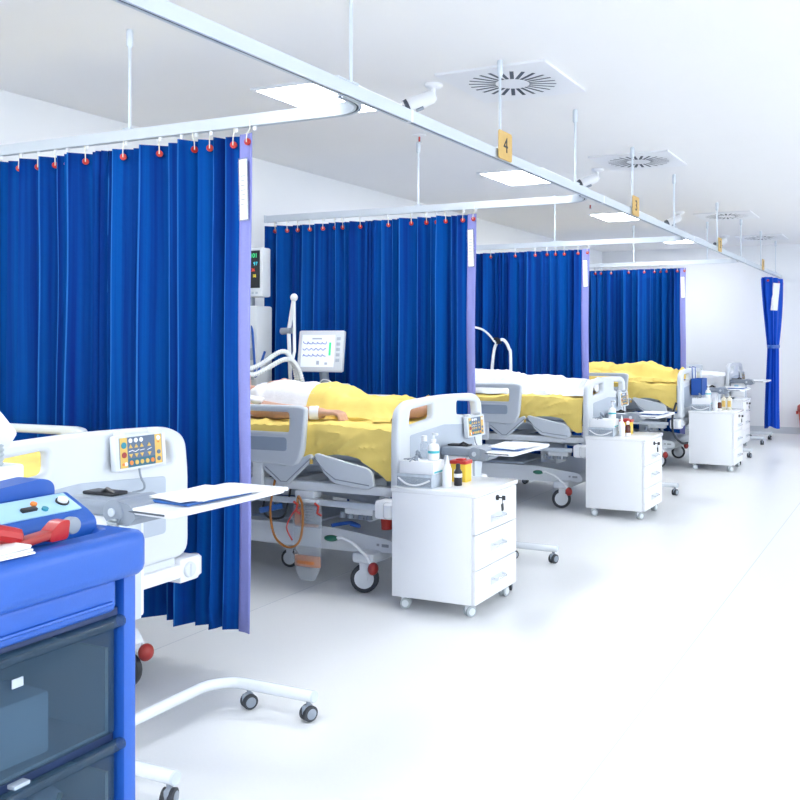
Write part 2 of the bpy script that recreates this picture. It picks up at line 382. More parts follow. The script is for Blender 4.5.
for ry in RAIL_Y:
    rad = 0.16; xe = -4.22 - XM
    pts = [(xe, ry, 0)] + [(-0.03-rad+rad*math.sin(a), ry-rad+rad*math.cos(a), 0) for a in [R(k*9) for k in range(11)]] + [(-0.03, ry-rad-0.06, 0)]
    cr = railprofile(pts).build('branch_rail', 'alu', tr)
    b = MB(); b.tube([(p[0], p[1], 0.0045) for p in pts], 0.0035, 4).build('rail_slot', 'slot', cr)
    MB().box(xe-0.012, xe, ry-0.018, ry+0.018, -0.003, ZR1-ZR0+0.003).build('end_cap', 'alu', cr)
    MB().box(-0.034, 0.018, ry-0.30, ry-0.22, ZR1-ZR0, ZR1-ZR0+0.004).box(-0.0165, -0.0142, ry-0.275, ry-0.268, 0, ZR1-ZR0).build('connector', 'alu', tr)
for jy in (3.05, 5.35, 7.75, 10.2): MB().box(-0.0155, 0.0155, jy-0.006, jy+0.006, -0.001, ZR1-ZR0+0.001).build('joint_sleeve', 'white', tr)
def rod(x, y):
    r = MB().cyl((0, 0, ZR1-ZR0), (0, 0, ZC-ZR0-0.05), 0.0065, seg=10).build('hanger_rod', 'alu', tr, (x, y, 0))
    MB().lathe([(0.008, -0.075), (0.014, -0.065), (0.014, -0.01), (0.011, 0)], (0, 0, ZC-ZR0), seg=14).build('ceiling_socket', 'alu', r)
    MB().box(-0.02, 0.02, -0.02, 0.02, ZR1-ZR0, ZR1-ZR0+0.006).build('clamp', 'alu', r)
for y in (0.2, 1.4, 2.66, 3.875, 4.88, 5.99, 7.12, 8.76, 10.0, 11.3, 12.5): rod(0, y)
for ry in RAIL_Y: rod(-3.0-XM, ry)
rod(-2.17-XM, RAIL_Y[3])

for y, n in [(3.88, '4'), (5.99, '3'), (8.78, '2'), (11.33, '1')]:
    t = thing('bay_number_sign', 'ochre sign with the digit for bay %s on the curtain track' % {'4': 'four', '3': 'three', '2': 'two', '1': 'one'}[n], 'sign', (XM, y, ZR1), 0, 'bay number signs')
    part('plate', 'plaque', t, lambda b: plate(rounded([(-0.072, -0.045), (0.072, -0.045), (0.072, 0.085), (-0.072, 0.085)], 0.014), [], 0.006, 0.0015, 'yz'), (0.024, 0, 0.0), key='signplate')
    part('clip', 'alu', t, lambda b: b.box(-0.012, 0.022, -0.02, 0.02, 0.012, 0.02), key='signclip')
    me = text_mesh(n, 0.10); me.transform(Matrix(((0, 0, 1, 0), (1, 0, 0, 0), (0, 1, 0, 0), (0, 0, 0, 1))))
    put(me, 'digit', 'ink', t, (0.0275, 0, 0.02))

# ------------------------------------------------------------------ curtains
FOLDS = [0.068, 0.141, 0.186, 0.272, 0.339, 0.423, 0.557, 0.584, 0.634, 0.723, 0.768, 0.791, 0.82, 0.849, 0.954, 0.99, 1.05, 1.135, 1.253, 1.349, 1.40]
def curtain(x_right, y, label, seed, zt=2.066, zb=0.155, x_left=-4.16):
    rnd = random.Random(seed)
    t = thing('privacy_curtain', label, 'curtain', (x_right, y, zb), 0, 'pleated blue bay curtains')
    sc = rnd.uniform(0.94, 1.06) if seed > 1 else 1.0
    fs = [f*sc*(1 + (rnd.uniform(-0.012, 0.012) if seed > 1 else 0)) for f in FOLDS]
    while fs[-1] < x_right - x_left: fs.append(fs[-1] + rnd.uniform(0.05, 0.13))
    fs = [-f for f in fs]                                     # local x, from the free edge to the wall
    H = zt - zb; NZ = 16
    # profile: start at the free edge (coloured hem) and go towards the wall
    prof = []; eye = []
    for i in range(len(fs)-1):
        xr, xl = fs[i], fs[i+1]; wdt = xr - xl
        A = min(0.075, 0.022 + wdt*rnd.choice((0.15, 0.3, 0.55, 0.8)))
        if i == 0: A = 0.018
        nA = min(0.060, 0.026 + (fs[i+1]-fs[min(i+2, len(fs)-1)])*0.42)
        jit = rnd.uniform(-0.012, 0.012)
        if i == 0: jit = -0.012
        n = 6
        for k in range(n):
            s = (0, 0.25, 0.5, 0.75, 0.965, 1.0)[k] if wdt > 0.05 else (0, 0.25, 0.5, 0.7, 0.92, 1.0)[k]
            # the panel runs from its deep right side to its near left side with rounded ends
            ss = s
            yy = A - 2*A*ss
            xx = xr - wdt*(s + 0.10*math.sin(math.pi*s)*0)
            prof.append((xx, yy + jit, A, math.sin(math.pi*s)))
        eye.append((xr - wdt*0.55, (A - 2*A*0.55)+jit, wdt, math.atan2(2*A, wdt)))
        prof.append((xl + 0.010, -A*0.55 + jit, A, 0.0))         # sharp turn back to the next panel
        prof.append((xl + 0.014, 0.35*nA, A, 0.0))
    b = MB(); rows = []
    for r in range(NZ+1):
        h = r/NZ; z = H*(1-h); row = []
        for j, (x, yy, A, bul) in enumerate(prof):
            amp = 0.80 + 0.35*h
            nx = 0.012*h*noise.noise((x*3+seed*11, h*1.5, seed)) + 0.004*noise.noise((x*9, h*5, seed+3.3))
            ny = 0.012*noise.noise((x*4+seed*7, h*2.2, 5.1)) + 0.006*bul*noise.noise((x*25, h*7, 2.2+seed))
            row.append(b.bm.verts.new((x + nx, yy*amp + ny, z)))
        rows.append(row)
    for a, c in zip(rows, rows[1:]):
        for k in range(len(prof)-1): b.bm.faces.new((a[k], a[k+1], c[k+1], c[k]))
    b.bm.faces.ensure_lookup_table(); npf = len(prof)-1; lit_edge = {i: rnd.random() < 0.62 for i in range(len(fs))}
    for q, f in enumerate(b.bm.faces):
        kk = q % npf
        if kk % 8 == 4 and lit_edge[kk//8]: f.material_index = 1  # thin strip at the near pleat edge gets the painted highlight
    me = b.mesh('cloth', 28); me.materials.append(M['curtain']); me.materials.append(M['curtain_edge_highlight']); o = put(me, 'cloth', 'curtain', t)
    md = o.modifiers.new('thickness', 'SOLIDIFY'); md.thickness = 0.002
    # free-edge hem in the lighter reverse colour
    A0 = prof[0][1]*0.8; b = MB(); rows = []
    for r in range(NZ+1):
        h = r/NZ; z = H*(1-h)
        amp = 0.8+0.35*h; row = []
        for k in range(5):
            s = k/4; x = fs[0] + (-fs[0])*s*(1.0-0.10*h) + 0.004*math.sin(h*9+seed)
            yy = -0.028 - 0.012*s + 0.006*math.sin(math.pi*s)*math.sin(h*6+seed)
            row.append(b.bm.verts.new((x, yy, z)))
        rows.append(row)
    for a, c in zip(rows, rows[1:]):
        for k in range(4): b.bm.faces.new((a[k], a[k+1], c[k+1], c[k]))
    o = put(b.mesh('edge_hem'), 'edge_hem', 'curtain_back', t); o['label'] = 'lavender reverse side of the free edge'
    md = o.modifiers.new('thickness', 'SOLIDIFY'); md.thickness = 0.002
    card = MB().obox((0, 0, 0), (0.040, 0.002, 0.23)).build('label_card', 'paper', t, (-0.033, -0.043, H-0.215), (0, R(-1.5), R(-6))); card['label'] = 'white printed card in a clear pocket'
    for k in range(7): MB().box(-0.013, 0.013*(0.2+0.8*rnd.random()), -0.0022, -0.001, 0.05-k*0.018, 0.053-k*0.018).build('print_line', 'print', card)
    pk = MB(); pk.box(-0.024, -0.020, -0.003, 0.001, -0.12, 0.12).box(0.020, 0.024, -0.003, 0.001, -0.12, 0.12).box(-0.02, 0.02, -0.003, 0.001, -0.12, -0.115).box(-0.02, 0.02, -0.003, 0.001, 0.115, 0.12)
    pk.build('pocket_frame', 'clear_plastic', card)
    # eyelets and hooks
    n = 0
    spots = [(-0.018, -0.045, 0.2, -0.15)] + [e for e in eye if e[2] > 0.055]
    for (x, yy, wd, ang) in spots:
        yy2 = yy*0.82
        e = part('eyelet', 'red', t, lambda b: b.lathe([(0.005, 0.003), (0.0130, 0.003), (0.0138, 0), (0.0130, -0.006), (0.005, -0.006)], (0, 0, 0), 'y', 16), (x+0.003, yy2-0.004, H-0.034), (0, 0, ang), key='eyelet')
        part('hook', 'cord', t, lambda b: b.tube([(0, 0.012, 0.085), (0, 0.012, 0.05), (0, -0.003, 0.030), (0, -0.006, 0.0), (0, 0.004, -0.006)], 0.0022, 6), (x+0.003, yy2-0.006, H-0.034), (0, 0, ang), key='hook')
        g = part('glider', 'white', t, lambda b: b.box(-0.007, 0.007, -0.004, 0.004, 0, 0.022, 0.002), (x+0.003, 0, 2.083-zb), key='glider')
    return t
C_X = [-2.338, -2.565, -2.665, -2.40]
curtain(C_X[0], RAIL_Y[0], 'pleated blue privacy curtain hanging behind the empty bed', 1)
curtain(C_X[1], RAIL_Y[1], 'pleated blue privacy curtain hanging behind the patient with the ventilator', 1.37)
curtain(C_X[2], RAIL_Y[2], 'pleated blue privacy curtain hanging behind the patient under a white sheet', 2)
curtain(C_X[3], RAIL_Y[3]+0.02, 'pleated blue privacy curtain hanging behind the patient under a yellow blanket', 3)

# the gathered curtain tied on the main track
def tied_curtain():
    zt, zb = 2.045, 0.13; H = zt-zb
    t = thing('tied_curtain', 'bright blue curtain gathered and tied at its middle near the far wall', 'curtain', (XM, 12.22, zb))
    n, NZ = 72, 26; b = MB(); rows = []
    for r in range(NZ+1):
        h = r/NZ; z = H*(1-h)
        if h < 0.45: k = 1 - 0.50*(h/0.45)**1.6
        else: k = 0.50 + 0.20*min(1, (h-0.45)/0.5)
        zz = z
        row = []
        for i in range(n):
            a = 2*math.pi*i/n
            pl = 0.028*math.sin(a*11+1.0)*(0.6+0.4*k) + 0.012*math.sin(a*17)
            rx = 0.105*k + pl*0.55; ry = 0.48*k*(0.72 if h > 0.45 else 1) + pl
            end = 0.05*math.sin(a)**2 if h > 0.97 else 0
            row.append(b.bm.verts.new((rx*math.cos(a) + 0.010*math.sin(h*5), ry*math.sin(a)+0.05*h, zz + end)))
        rows.append(row)
    for a, c in zip(rows, rows[1:]):
        for k in range(n): b.bm.faces.new((a[k], a[(k+1) % n], c[(k+1) % n], c[k]))
    b.bm.faces.new(rows[0]); b.bm.faces.new(rows[-1][::-1])
    put(b.mesh('cloth', 60), 'cloth', 'curtain_bright', t)
    hz = H*(1-0.45)
    MB().lathe([(0.066, -0.022), (0.072, 0), (0.066, 0.022)], (0, 0, 0), 'z', 24).build('tie_band', 'blue', t, (0.012, 0.022, hz)).scale = (1.0, 4.0, 1.0)
    MB().obox((0, 0, 0), (0.012, 0.16, 0.34), (0, R(6), R(-20)), 0.002).build('label_card', 'paper', t, (0.085, -0.34, H-0.24))
    for y in (-0.42, -0.25, -0.08, 0.1, 0.28):
        part('eyelet', 'red', t, lambda b: b.lathe([(0.005, 0.003), (0.0130, 0.003), (0.0138, 0), (0.0130, -0.006), (0.005, -0.006)], (0, 0, 0), 'y', 16), (0.09 if y > -0.4 else 0.02, y if y > -0.4 else -0.49, H-0.045), (0, 0, R(80) if y > -0.4 else 0), key='eyelet')
        part('hook', 'cord', t, lambda b: b.tube([(0, 0, 0.1), (0, 0, 0.0)], 0.0025, 6), (0.0, y, H-0.04), key='hook2')
        part('glider', 'white', t, lambda b: b.box(-0.007, 0.007, -0.004, 0.004, 0, 0.022, 0.002), (0, y, 2.083-zb), key='glider')
tied_curtain()

# ------------------------------------------------------------------ beds (local x: 0 at the foot board, negative towards the wall)
MZ = 0.84          # mattress top
def sides_top(x):  # platform knee break lifts the mattress a little
    return 0.018*math.exp(-((x+0.5)/0.25)**2)
def castor(parent, loc, r, wid, rot=0.0, names=('castor',), dark=True):
    k = (r, wid)
    c = part('castor', 'rubber', parent, lambda b: b.lathe([(r*0.70, -wid/2), (r*0.95, -wid/2), (r, -wid*0.3), (r, wid*0.3), (r*0.95, wid/2), (r*0.70, wid/2)], (0, 0, r), 'y', 24), loc, (0, 0, rot), key=('castor',)+k)
    part('wheel_disc', 'bed_plastic', c, lambda b: b.lathe([(r*0.2, -wid*0.56), (r*0.70, -wid*0.50), (r*0.70, wid*0.50), (r*0.2, wid*0.56)], (0, 0, r), 'y', 24), key=('disc',)+k)
    part('fork', 'bed_plastic', c, lambda b: b.prism([(-r*0.25, r), (r*0.25, r*0.9), (r*0.5, r*2.15), (-r*0.3, r*2.15)], 'xz', wid*0.6, wid*0.8).prism([(-r*0.25, r), (r*0.25, r*0.9), (r*0.5, r*2.15), (-r*0.3, r*2.15)], 'xz', -wid*0.8, -wid*0.6).box(-r*0.3, r*0.5, -wid*0.8, wid*0.8, r*2.05, r*2.25), key=('fork',)+k)
    return c
def control_panel(bed, y, z, rz=0.0):
    cp = part('control_panel', 'mid_grey', bed, lambda b: b.box(-0.016, 0.016, -0.115, 0.115, -0.062, 0.062, 0.008), (0.034, y, z), (0, R(-4), 0), key='ctrl'); cp.scale = (0.88, 0.88, 0.88)
    part('back_shell', 'bed_plastic', cp, lambda b: b.box(-0.012, 0.0175, -0.125, -0.104, -0.066, 0.066, 0.006).box(-0.012, 0.0175, 0.104, 0.125, -0.066, 0.066, 0.006).box(-0.012, 0.0172, -0.11, 0.11, 0.056, 0.066, 0.003).box(-0.012, 0.0172, -0.11, 0.11, -0.066, -0.056, 0.003), key='ctrlb')
    part('face_strip', 'panel_yellow', cp, lambda b: b.box(0.016, 0.0172, -0.102, -0.068, -0.056, 0.056), key='fy1')
    part('face_strip', 'panel_yellow', cp, lambda b: b.box(0.016, 0.0172, 0.068, 0.102, -0.056, 0.056), key='fy2')
    part('face_strip', 'panel_slate', cp, lambda b: b.box(0.016, 0.0172, -0.068, 0.068, -0.024, 0.056), key='fs')
    part('face_strip', 'panel_teal', cp, lambda b: b.box(0.016, 0.0172, -0.068, 0.068, -0.056, -0.024), key='ft')
    def rb(m, yy, zz, r=0.0085): part('button', m, cp, lambda b: b.cyl((0, 0, 0), (0.0025, 0, 0), r, seg=14), (0.0172, yy, zz), key=('rbtn', m, r))
    for k in range(3): rb('btn_white', -0.053+k*0.026, 0.043)
    for k, yy in enumerate((-0.053, -0.026, 0.001, 0.038)):
        part('arrow_button', 'panel_yellow', cp, lambda b: b.prism([(-0.009, -0.006), (0.009, -0.006), (0, 0.008)], 'yz', 0, 0.002), (0.0172, yy, 0.021), key='aup')
        part('arrow_button', 'panel_yellow', cp, lambda b: b.prism([(-0.009, 0.006), (0.009, 0.006), (0, -0.008)], 'yz', 0, 0.002), (0.0172, yy, -0.013), key='adn')
    part('symbol', 'btn_white', cp, lambda b: b.tube([(0, -0.062, 0.002), (0, -0.045, 0.006), (0, -0.03, 0.000), (0, -0.012, 0.007)], 0.0016, 5).tube([(0, -0.008, 0.003), (0, 0.014, 0.005)], 0.0012, 5).tube([(0, 0.028, 0.001), (0, 0.05, 0.007)], 0.0012, 5), (0.0175, 0, 0), key='csym')
    for k, m in enumerate(('btn_orange', 'panel_yellow', 'panel_yellow', 'panel_yellow', 'btn_orange')): rb(m, -0.052+k*0.026, -0.040)
    rb('btn_teal', -0.085, 0.028, 0.012); rb('dark_red', -0.085, -0.008, 0.011); rb('btn_orange', -0.09, -0.042, 0.005); rb('btn_white', -0.078, -0.042, 0.007)
    rb('btn_white', 0.085, 0.042, 0.009); rb('btn_orange', 0.085, 0.026, 0.003); rb('panel_slate', 0.085, -0.012); rb('panel_slate', 0.085, -0.038)
    part('cable', 'mid_grey', cp, lambda b: b.tube(spline([(0, 0.0, -0.06), (0.002, 0.004, -0.10), (0.006, 0.016, -0.13), (0.002, 0.012, -0.15), (-0.02, -0.02, -0.155)], 5), 0.004, 6), key='ccab')
    for s in (-1, 1): part('hook', 'bed_plastic', cp, lambda b: b.box(-0.03, 0.016, -0.012, 0.012, 0.05, 0.082, 0.005), (0, s*0.085, 0), key='chook')
def make_bed(xf, yc, label, cpz=0.79, cpy=0.315, extra=True):
    t = thing('hospital_bed', label, 'bed', (xf, yc, 0), 0, 'hospital beds in a row')
    # foot board
    ol = [(-0.475, 0.50), (0.475, 0.50), (0.475, 0.80), (0.462, 0.93), (0.38, 0.972), (0.0, 0.985), (-0.38, 0.972), (-0.462, 0.93), (-0.475, 0.80)]
    ol = rounded(ol, [0.06, 0.06, 0.03, 0.06, 0.10, 0.3, 0.10, 0.06, 0.03])
    h1 = rounded([(-0.365, 0.845), (-0.115, 0.868), (-0.115, 0.942), (-0.35, 0.925)], 0.022); h2 = rounded([(0.15, 0.868), (0.40, 0.845), (0.385, 0.925), (0.15, 0.942)], 0.022)
    fb = part('foot_board', 'bed_plastic', t, lambda b: plate(ol, [h1, h2], 0.045, 0.014, 'yz'), (-0.01, 0, 0), key='fb')
    part('inset_panel', 'bed_grey', fb, lambda b: plate(rounded([(-0.36, 0.60), (0.36, 0.60), (0.36, 0.80), (0, 0.825), (-0.36, 0.80)], 0.015), [], 0.006, 0.002, 'yz'), (0.022, 0, 0), key='fbi')
    hol = [(-0.46, 0.55), (0.46, 0.55), (0.46, 0.95), (0.36, 1.08), (-0.36, 1.08), (-0.46, 0.95)]
    part('head_board', 'cream', t, lambda b: plate(rounded(hol, 0.08), [rounded([(-0.3, 0.95), (-0.06, 0.95), (-0.06, 1.03), (-0.28, 1.03)], 0.02), rounded([(0.06, 0.95), (0.3, 0.95), (0.28, 1.03), (0.06, 1.03)], 0.02)], 0.04, 0.012, 'yz'), (-1.90, 0, 0), key='hb')
    control_panel(t, cpy, cpz)
    # side rails: head end, near and far
    rl = rounded([(-0.515, 0.93), (-0.535, 0.70), (-0.575, 0.63), (-1.45, 0.645), (-1.50, 0.70), (-1.47, 0.935), (-0.56, 0.94)], [0.03, 0.05, 0.04, 0.05, 0.05, 0.05, 0.04])
    rh = rounded([(-0.62, 0.80), (-1.40, 0.80), (-1.38, 0.905), (-0.62, 0.905)], 0.02)
    rh2 = rounded([(-0.63, 0.705), (-1.40, 0.705), (-1.40, 0.775), (-0.63, 0.775)], 0.02)
    for s, nm in ((-1, 'near'), (1, 'far')):
        sr = part('side_rail', 'rail_plastic', t, lambda b: plate(rl, [rh], 0.038, 0.012, 'xz'), (0, s*0.485, 0), key='sr')
        part('inset_panel', 'rail_grey', sr, lambda b: plate(rh2, [], 0.042, 0.002, 'xz'), key='sri')
        for ax in (-1.17, -0.83): part('rail_arm', 'bed_plastic', sr, lambda b: b.box(-0.03, 0.03, -0.015, 0.015, 0.5, 0.66, 0.006), (ax, -s*0.005, 0), key='srarm')
        # platform side covers with the knee break
        pa = rounded([(-0.80, 0.645), (-0.80, 0.60), (-0.69, 0.525), (-0.645, 0.53), (-0.485, 0.675), (-0.505, 0.695), (-0.66, 0.625)], 0.012)
        part('thigh_cover', 'rail_plastic', t, lambda b: plate(pa, [], 0.022, 0.005, 'xz'), (0, s*0.470, 0), key='pa')
        pb = rounded([(-0.48, 0.69), (-0.465, 0.70), (-0.16, 0.640), (-0.135, 0.615), (-0.12, 0.555), (-0.16, 0.535), (-0.36, 0.555), (-0.42, 0.60)], 0.012)
        part('calf_cover', 'rail_plastic', t, lambda b: plate(pb, [], 0.022, 0.005, 'xz'), (0, s*0.470, 0), key='pb')
        part('edge_strip', 'mid_grey', t, lambda b: b.tube([(-0.475, 0, 0.675), (-0.41, 0, 0.612), (-0.35, 0, 0.575), (-0.15, 0, 0.556)], 0.003, 5).tube([(-0.5, 0, 0.672), (-0.65, 0, 0.545), (-0.685, 0, 0.545), (-0.785, 0, 0.615)], 0.003, 5), (0, s*0.482, 0), key='pes')
        part('release_tag', 'panel_yellow', t, lambda b: b.box(-0.50, -0.485, -0.003, 0.003, 0.645, 0.668), (0, s*0.484, 0), key='ptag')
        part('corner_bumper', 'white', t, lambda b: b.box(-0.09, 0.024, -0.055, 0.045, 0.405, 0.495, 0.014), (0, s*0.475, 0), key='bump')
        part('bumper_roller', 'bed_plastic', t, lambda b: b.cyl((0.02, 0, 0.45), (0.034, 0, 0.45), 0.030, 0.026, 20, 0.003).box(0.033, 0.037, -0.004, 0.004, 0.428, 0.472), (0, s*0.475-0.012, 0), key='broll')
        part('bumper_roller', 'white_gloss', t, lambda b: b.lathe([(0.02, 0.41), (0.03, 0.42), (0.03, 0.48), (0.02, 0.49)], (0, 0, 0), 'z', 18), (-0.01, s*0.518, 0), key='broll2')
    # frames
    part('upper_frame', 'bed_plastic', t, lambda b: b.box(-1.89, -0.02, -0.44, -0.38, 0.50, 0.545, 0.006).box(-1.89, -0.02, 0.38, 0.44, 0.50, 0.545, 0.006).box(-0.06, 0.0, -0.42, 0.42, 0.42, 0.50, 0.006)  .box(-1.89, -1.84, -0.42, 0.42, 0.46, 0.545, 0.006).box(-0.75, -0.69, -0.4, 0.4, 0.5, 0.54, 0.006).box(-1.3, -1.24, -0.4, 0.4, 0.5, 0.54), key='uf')
    part('foot_crossbar', 'white', t, lambda b: b.box(-0.03, 0.02, -0.45, 0.45, 0.425, 0.475, 0.008), key='fcb')
    part('mattress_platform', 'bed_grey', t, lambda b: b.box(-1.88, -0.10, -0.415, 0.415, 0.625, 0.655, 0.006).box(-1.8, -0.3, -0.2, 0.2, 0.56, 0.625, 0.01), key='mpl')
    part('side_bar', 'alu', t, lambda b: b.box(-1.25, -0.12, -0.465, -0.450, 0.432, 0.462, 0.003), key='sbar')
    part('side_bar', 'alu', t, lambda b: b.box(-1.25, -0.12, 0.450, 0.465, 0.432, 0.462, 0.003), key='sbar2')
    part('actuator', 'bed_grey', t, lambda b: b.cyl((-0.30, -0.12, 0.42), (-0.85, -0.12, 0.47), 0.032, seg=14).box(-0.98, -0.82, -0.17, -0.06, 0.41, 0.51, 0.012), key='act')
    part('actuator', 'bed_grey', t, lambda b: b.cyl((-0.3, 0.16, 0.43), (-0.75, 0.16, 0.48), 0.028, seg=14), key='act2')
    part('motor_box', 'bed_plastic', t, lambda b: b.box(-0.62, -0.50, -0.455, -0.38, 0.46, 0.50, 0.010), key='mbx')
    part('motor_box', 'bed_plastic', t, lambda b: b.box(-0.33, -0.16, -0.43, -0.36, 0.395, 0.44, 0.008), key='mbx2')
    for x in (-0.20, -0.25, -0.31, -0.36): part('cable_clip', 'mid_grey', t, lambda b: b.cyl((0, -0.40, 0.37), (0, -0.40, 0.40), 0.018, 0.012, 10), (x, 0, 0), key='cclips')
    for x in (-0.45, -1.40):
        part('lift_column', 'bed_plastic', t, lambda b: b.box(-0.07, 0.07, -0.11, 0.11, 0.28, 0.42, 0.012).box(-0.055, 0.055, -0.09, 0.09, 0.42, 0.51, 0.010), (x, 0, 0), key='col')
    part('chassis_cover', 'bed_plastic', t, lambda b: b.prism(rounded([(-1.72, 0.215), (-1.68, 0.30), (-0.45, 0.300), (-0.10, 0.262), (-0.07, 0.20), (-0.35, 0.185), (-1.6, 0.185)], 0.03), 'xz', -0.345, 0.345, 0.012), key='chas')
    part('chassis_tray', 'bed_grey', t, lambda b: b.box(-1.3, -0.6, -0.27, 0.27, 0.298, 0.312, 0.004), key='chtray')
    for x, y in ((-0.23, -0.395), (-0.23, 0.395), (-1.55, -0.37), (-1.55, 0.37)):
        castor(t, (x, y, 0), 0.072, 0.034, R(20))
    for x in (-0.23, -1.55): part('wheel_bracket', 'bed_plastic', t, lambda b: b.box(-0.06, 0.07, -0.425, 0.425, 0.150, 0.205, 0.015), (x, 0, 0), key='wbr')
    castor(t, (-0.90, -0.12, 0), 0.052, 0.03, R(12))
    for s in (-1, 1):
        bl = part('brake_lever', 'white', t, lambda b: b.tube([(-0.40, 0, 0.262), (-0.34, 0, 0.275), (-0.27, 0, 0.25), (-0.19, 0, 0.19), (-0.165, 0, 0.155)], 0.008, 8), (0, s*0.435, 0), key='blev')
        part('pedal', 'green', bl, lambda b: b.sph((-0.405, 0, 0.266), (0.042, 0.026, 0.016), 14), key='bped1')
        part('pedal', 'dark_red', bl, lambda b: b.sph((-0.155, 0, 0.135), (0.026, 0.03, 0.032), 14), key='bped2')
        part('label_sticker', 'print', t, lambda b: b.box(-0.16, -0.12, -0.001, 0.001, 0.225, 0.24).box(-0.19, -0.175, -0.001, 0.001, 0.228, 0.24), (0, s*0.3465, 0), key='bstk')
    return t

BX = [(-2.44, 2.115), (-2.35, 4.375), (-2.28, 6.975), (-2.18, 9.43), (-2.20, 11.95)]
make_bed(*BX[0], 'white hospital bed with a control panel, behind the blue equipment cart', cpz=0.905, cpy=0.215)
make_bed(*BX[1], 'white hospital bed with a drainage bag hanging from its frame')
make_bed(*BX[2], 'white hospital bed holding the patient under a white sheet')
make_bed(*BX[3], 'white hospital bed holding the patient under a yellow blanket')
make_bed(*BX[4], 'white hospital bed beside the tied curtain at the far wall')

# ------------------------------------------------------------------ mattresses with their sheets, drawn as a draped surface
def drape(x0, x1, y0, y1, top, hem, nx, ny, side=0.010, nz=7, wrinkle=0.006, seed=0, over=(True, True), flare=0.012):
    """cloth over a height function, hanging down at the y sides to hem(x)"""
    b = MB(); grid = []
    for i in range(nx+1):
        x = x0 + (x1-x0)*i/nx; row = []
        cols = []
        if over[0]:
            for k in range(nz, 0, -1): cols.append((y0, k/nz))
        for j in range(ny+1): cols.append((y0+(y1-y0)*j/ny, 0))
        if over[1]:
            for k in range(1, nz+1): cols.append((y1, k/nz))
        for (y, d) in cols:
            zt = top(x, y); n = noise.noise((x*7+seed, y*7, seed*1.7))
            n2 = noise.noise((x*3.1+y*5+seed, x*2-y*2, 4.2+seed))
            rg = (1-abs(noise.noise((x*8+y*5+seed*2, y*9-x*4, 1.3+seed))))**5; rg2 = (1-abs(noise.noise((x*5-y*9+seed, y*4+x*6, 7.7+seed))))**6
            z = zt + wrinkle*(n*0.6 + abs(n2)*1.3 + rg*0.9 + rg2*0.9)
            yy, xx = y, x
            if d > 0:
                sgn = -1 if y == y0 else 1
                hz = hem(x); z = zt*(1-d) + hz*d + (wrinkle*n)*(1-d)
                yy = y + sgn*(side*(1-(1-min(d*3, 1))**2) + flare*d*(0.4+0.9*math.sin(x*26+seed*3+2*math.sin(x*9))) * 0.9)
                sg = (1-abs(noise.noise((x*7+d*2.2+seed, d*1.3-x*2, 3.1+seed))))**4; yy += sgn*(sg*flare*(2.6 if x > -0.5 else 1.0)*(0.3+0.7*d)*(1-0.5*d))
                xx = x + 0.01*d*math.sin(x*17+seed)
            row.append(b.bm.verts.new((xx, yy, z)))
        grid.append(row)
    for a, c in zip(grid, grid[1:]):
        for k in range(len(a)-1): b.bm.faces.new((a[k], a[k+1], c[k+1], c[k]))
    return b
def capsule_top(caps, x, y):
    best = -1
    for (p, r0, q, r1) in caps:
        dx, dy = q[0]-p[0], q[1]-p[1]; L = dx*dx+dy*dy
        t = 0 if L < 1e-9 else max(0, min(1, ((x-p[0])*dx+(y-p[1])*dy)/L))
        r = r0+(r1-r0)*t; d2 = (x-p[0]-dx*t)**2+(y-p[1]-dy*t)**2
        if d2 < r*r: best = max(best, p[2]+(q[2]-p[2])*t+math.sqrt(r*r-d2))
    return best
def height_grid(caps, x0, x1, y0, y1, base, n=70, blur=5):
    g = [[max(base+sides_top(x0+(x1-x0)*i/n), capsule_top(caps, x0+(x1-x0)*i/n, y0+(y1-y0)*j/n)) for j in range(n+1)] for i in range(n+1)]
    raw = [r[:] for r in g]
    for _ in range(blur):
        h = [r[:] for r in g]
        for i in range(n+1):
            for j in range(n+1):
                s = c = 0
                for a in (-1, 0, 1):
                    for e in (-1, 0, 1):
                        if 0 <= i+a <= n and 0 <= j+e <= n: s += g[i+a][j+e]; c += 1
                h[i][j] = s/c
        g = [[max(a_, b_) for a_, b_ in zip(r1, r2)] for r1, r2 in zip(h, raw)]
    def f(x, y):
        u = max(0, min(n-1e-6, (x-x0)/(x1-x0)*n)); v = max(0, min(n-1e-6, (y-y0)/(y1-y0)*n)); i, j = int(u), int(v); a, e = u-i, v-j
        return g[i][j]*(1-a)*(1-e)+g[i+1][j]*a*(1-e)+g[i][j+1]*(1-a)*e+g[i+1][j+1]*a*e
    return f
MLAB = ['mattress under a yellow sheet on the bed behind the blue cart', 'mattress under a yellow sheet beneath the patient with the bare arm',
        'mattress under a yellow sheet beneath the patient in white', 'mattress under a yellow sheet beneath the yellow blanket', 'bare mattress in a white cover on the bed at the far wall']
for i, (bx, by) in enumerate(BX):
    t = thing('mattress', MLAB[i], 'mattress', (bx, by, 0), 0, 'hospital mattresses')
    part('core', 'bed_grey', t, lambda b: b.box(-1.86, -0.06, -0.415, 0.415, 0.657, 0.825, 0.03, 3), key='core')
    hem = lambda x: 0.685 - 0.09*max(0, min(1, (x+0.22)/0.14)) + 0.012*math.sin(x*14) - 0.015*max(0, (x+0.5))
    b = drape(-1.87, -0.045, -0.424, 0.424, lambda x, y: MZ - 0.010 + sides_top(x) - 0.018*max(0, (abs(y)-0.35)/0.08)**2, hem, 150, 50, wrinkle=0.010, seed=i*3.1, side=0.008, flare=0.011, nz=12)
    b.build('sheet', 'yellow_sheet' if i < 4 else 'white_sheet', t)

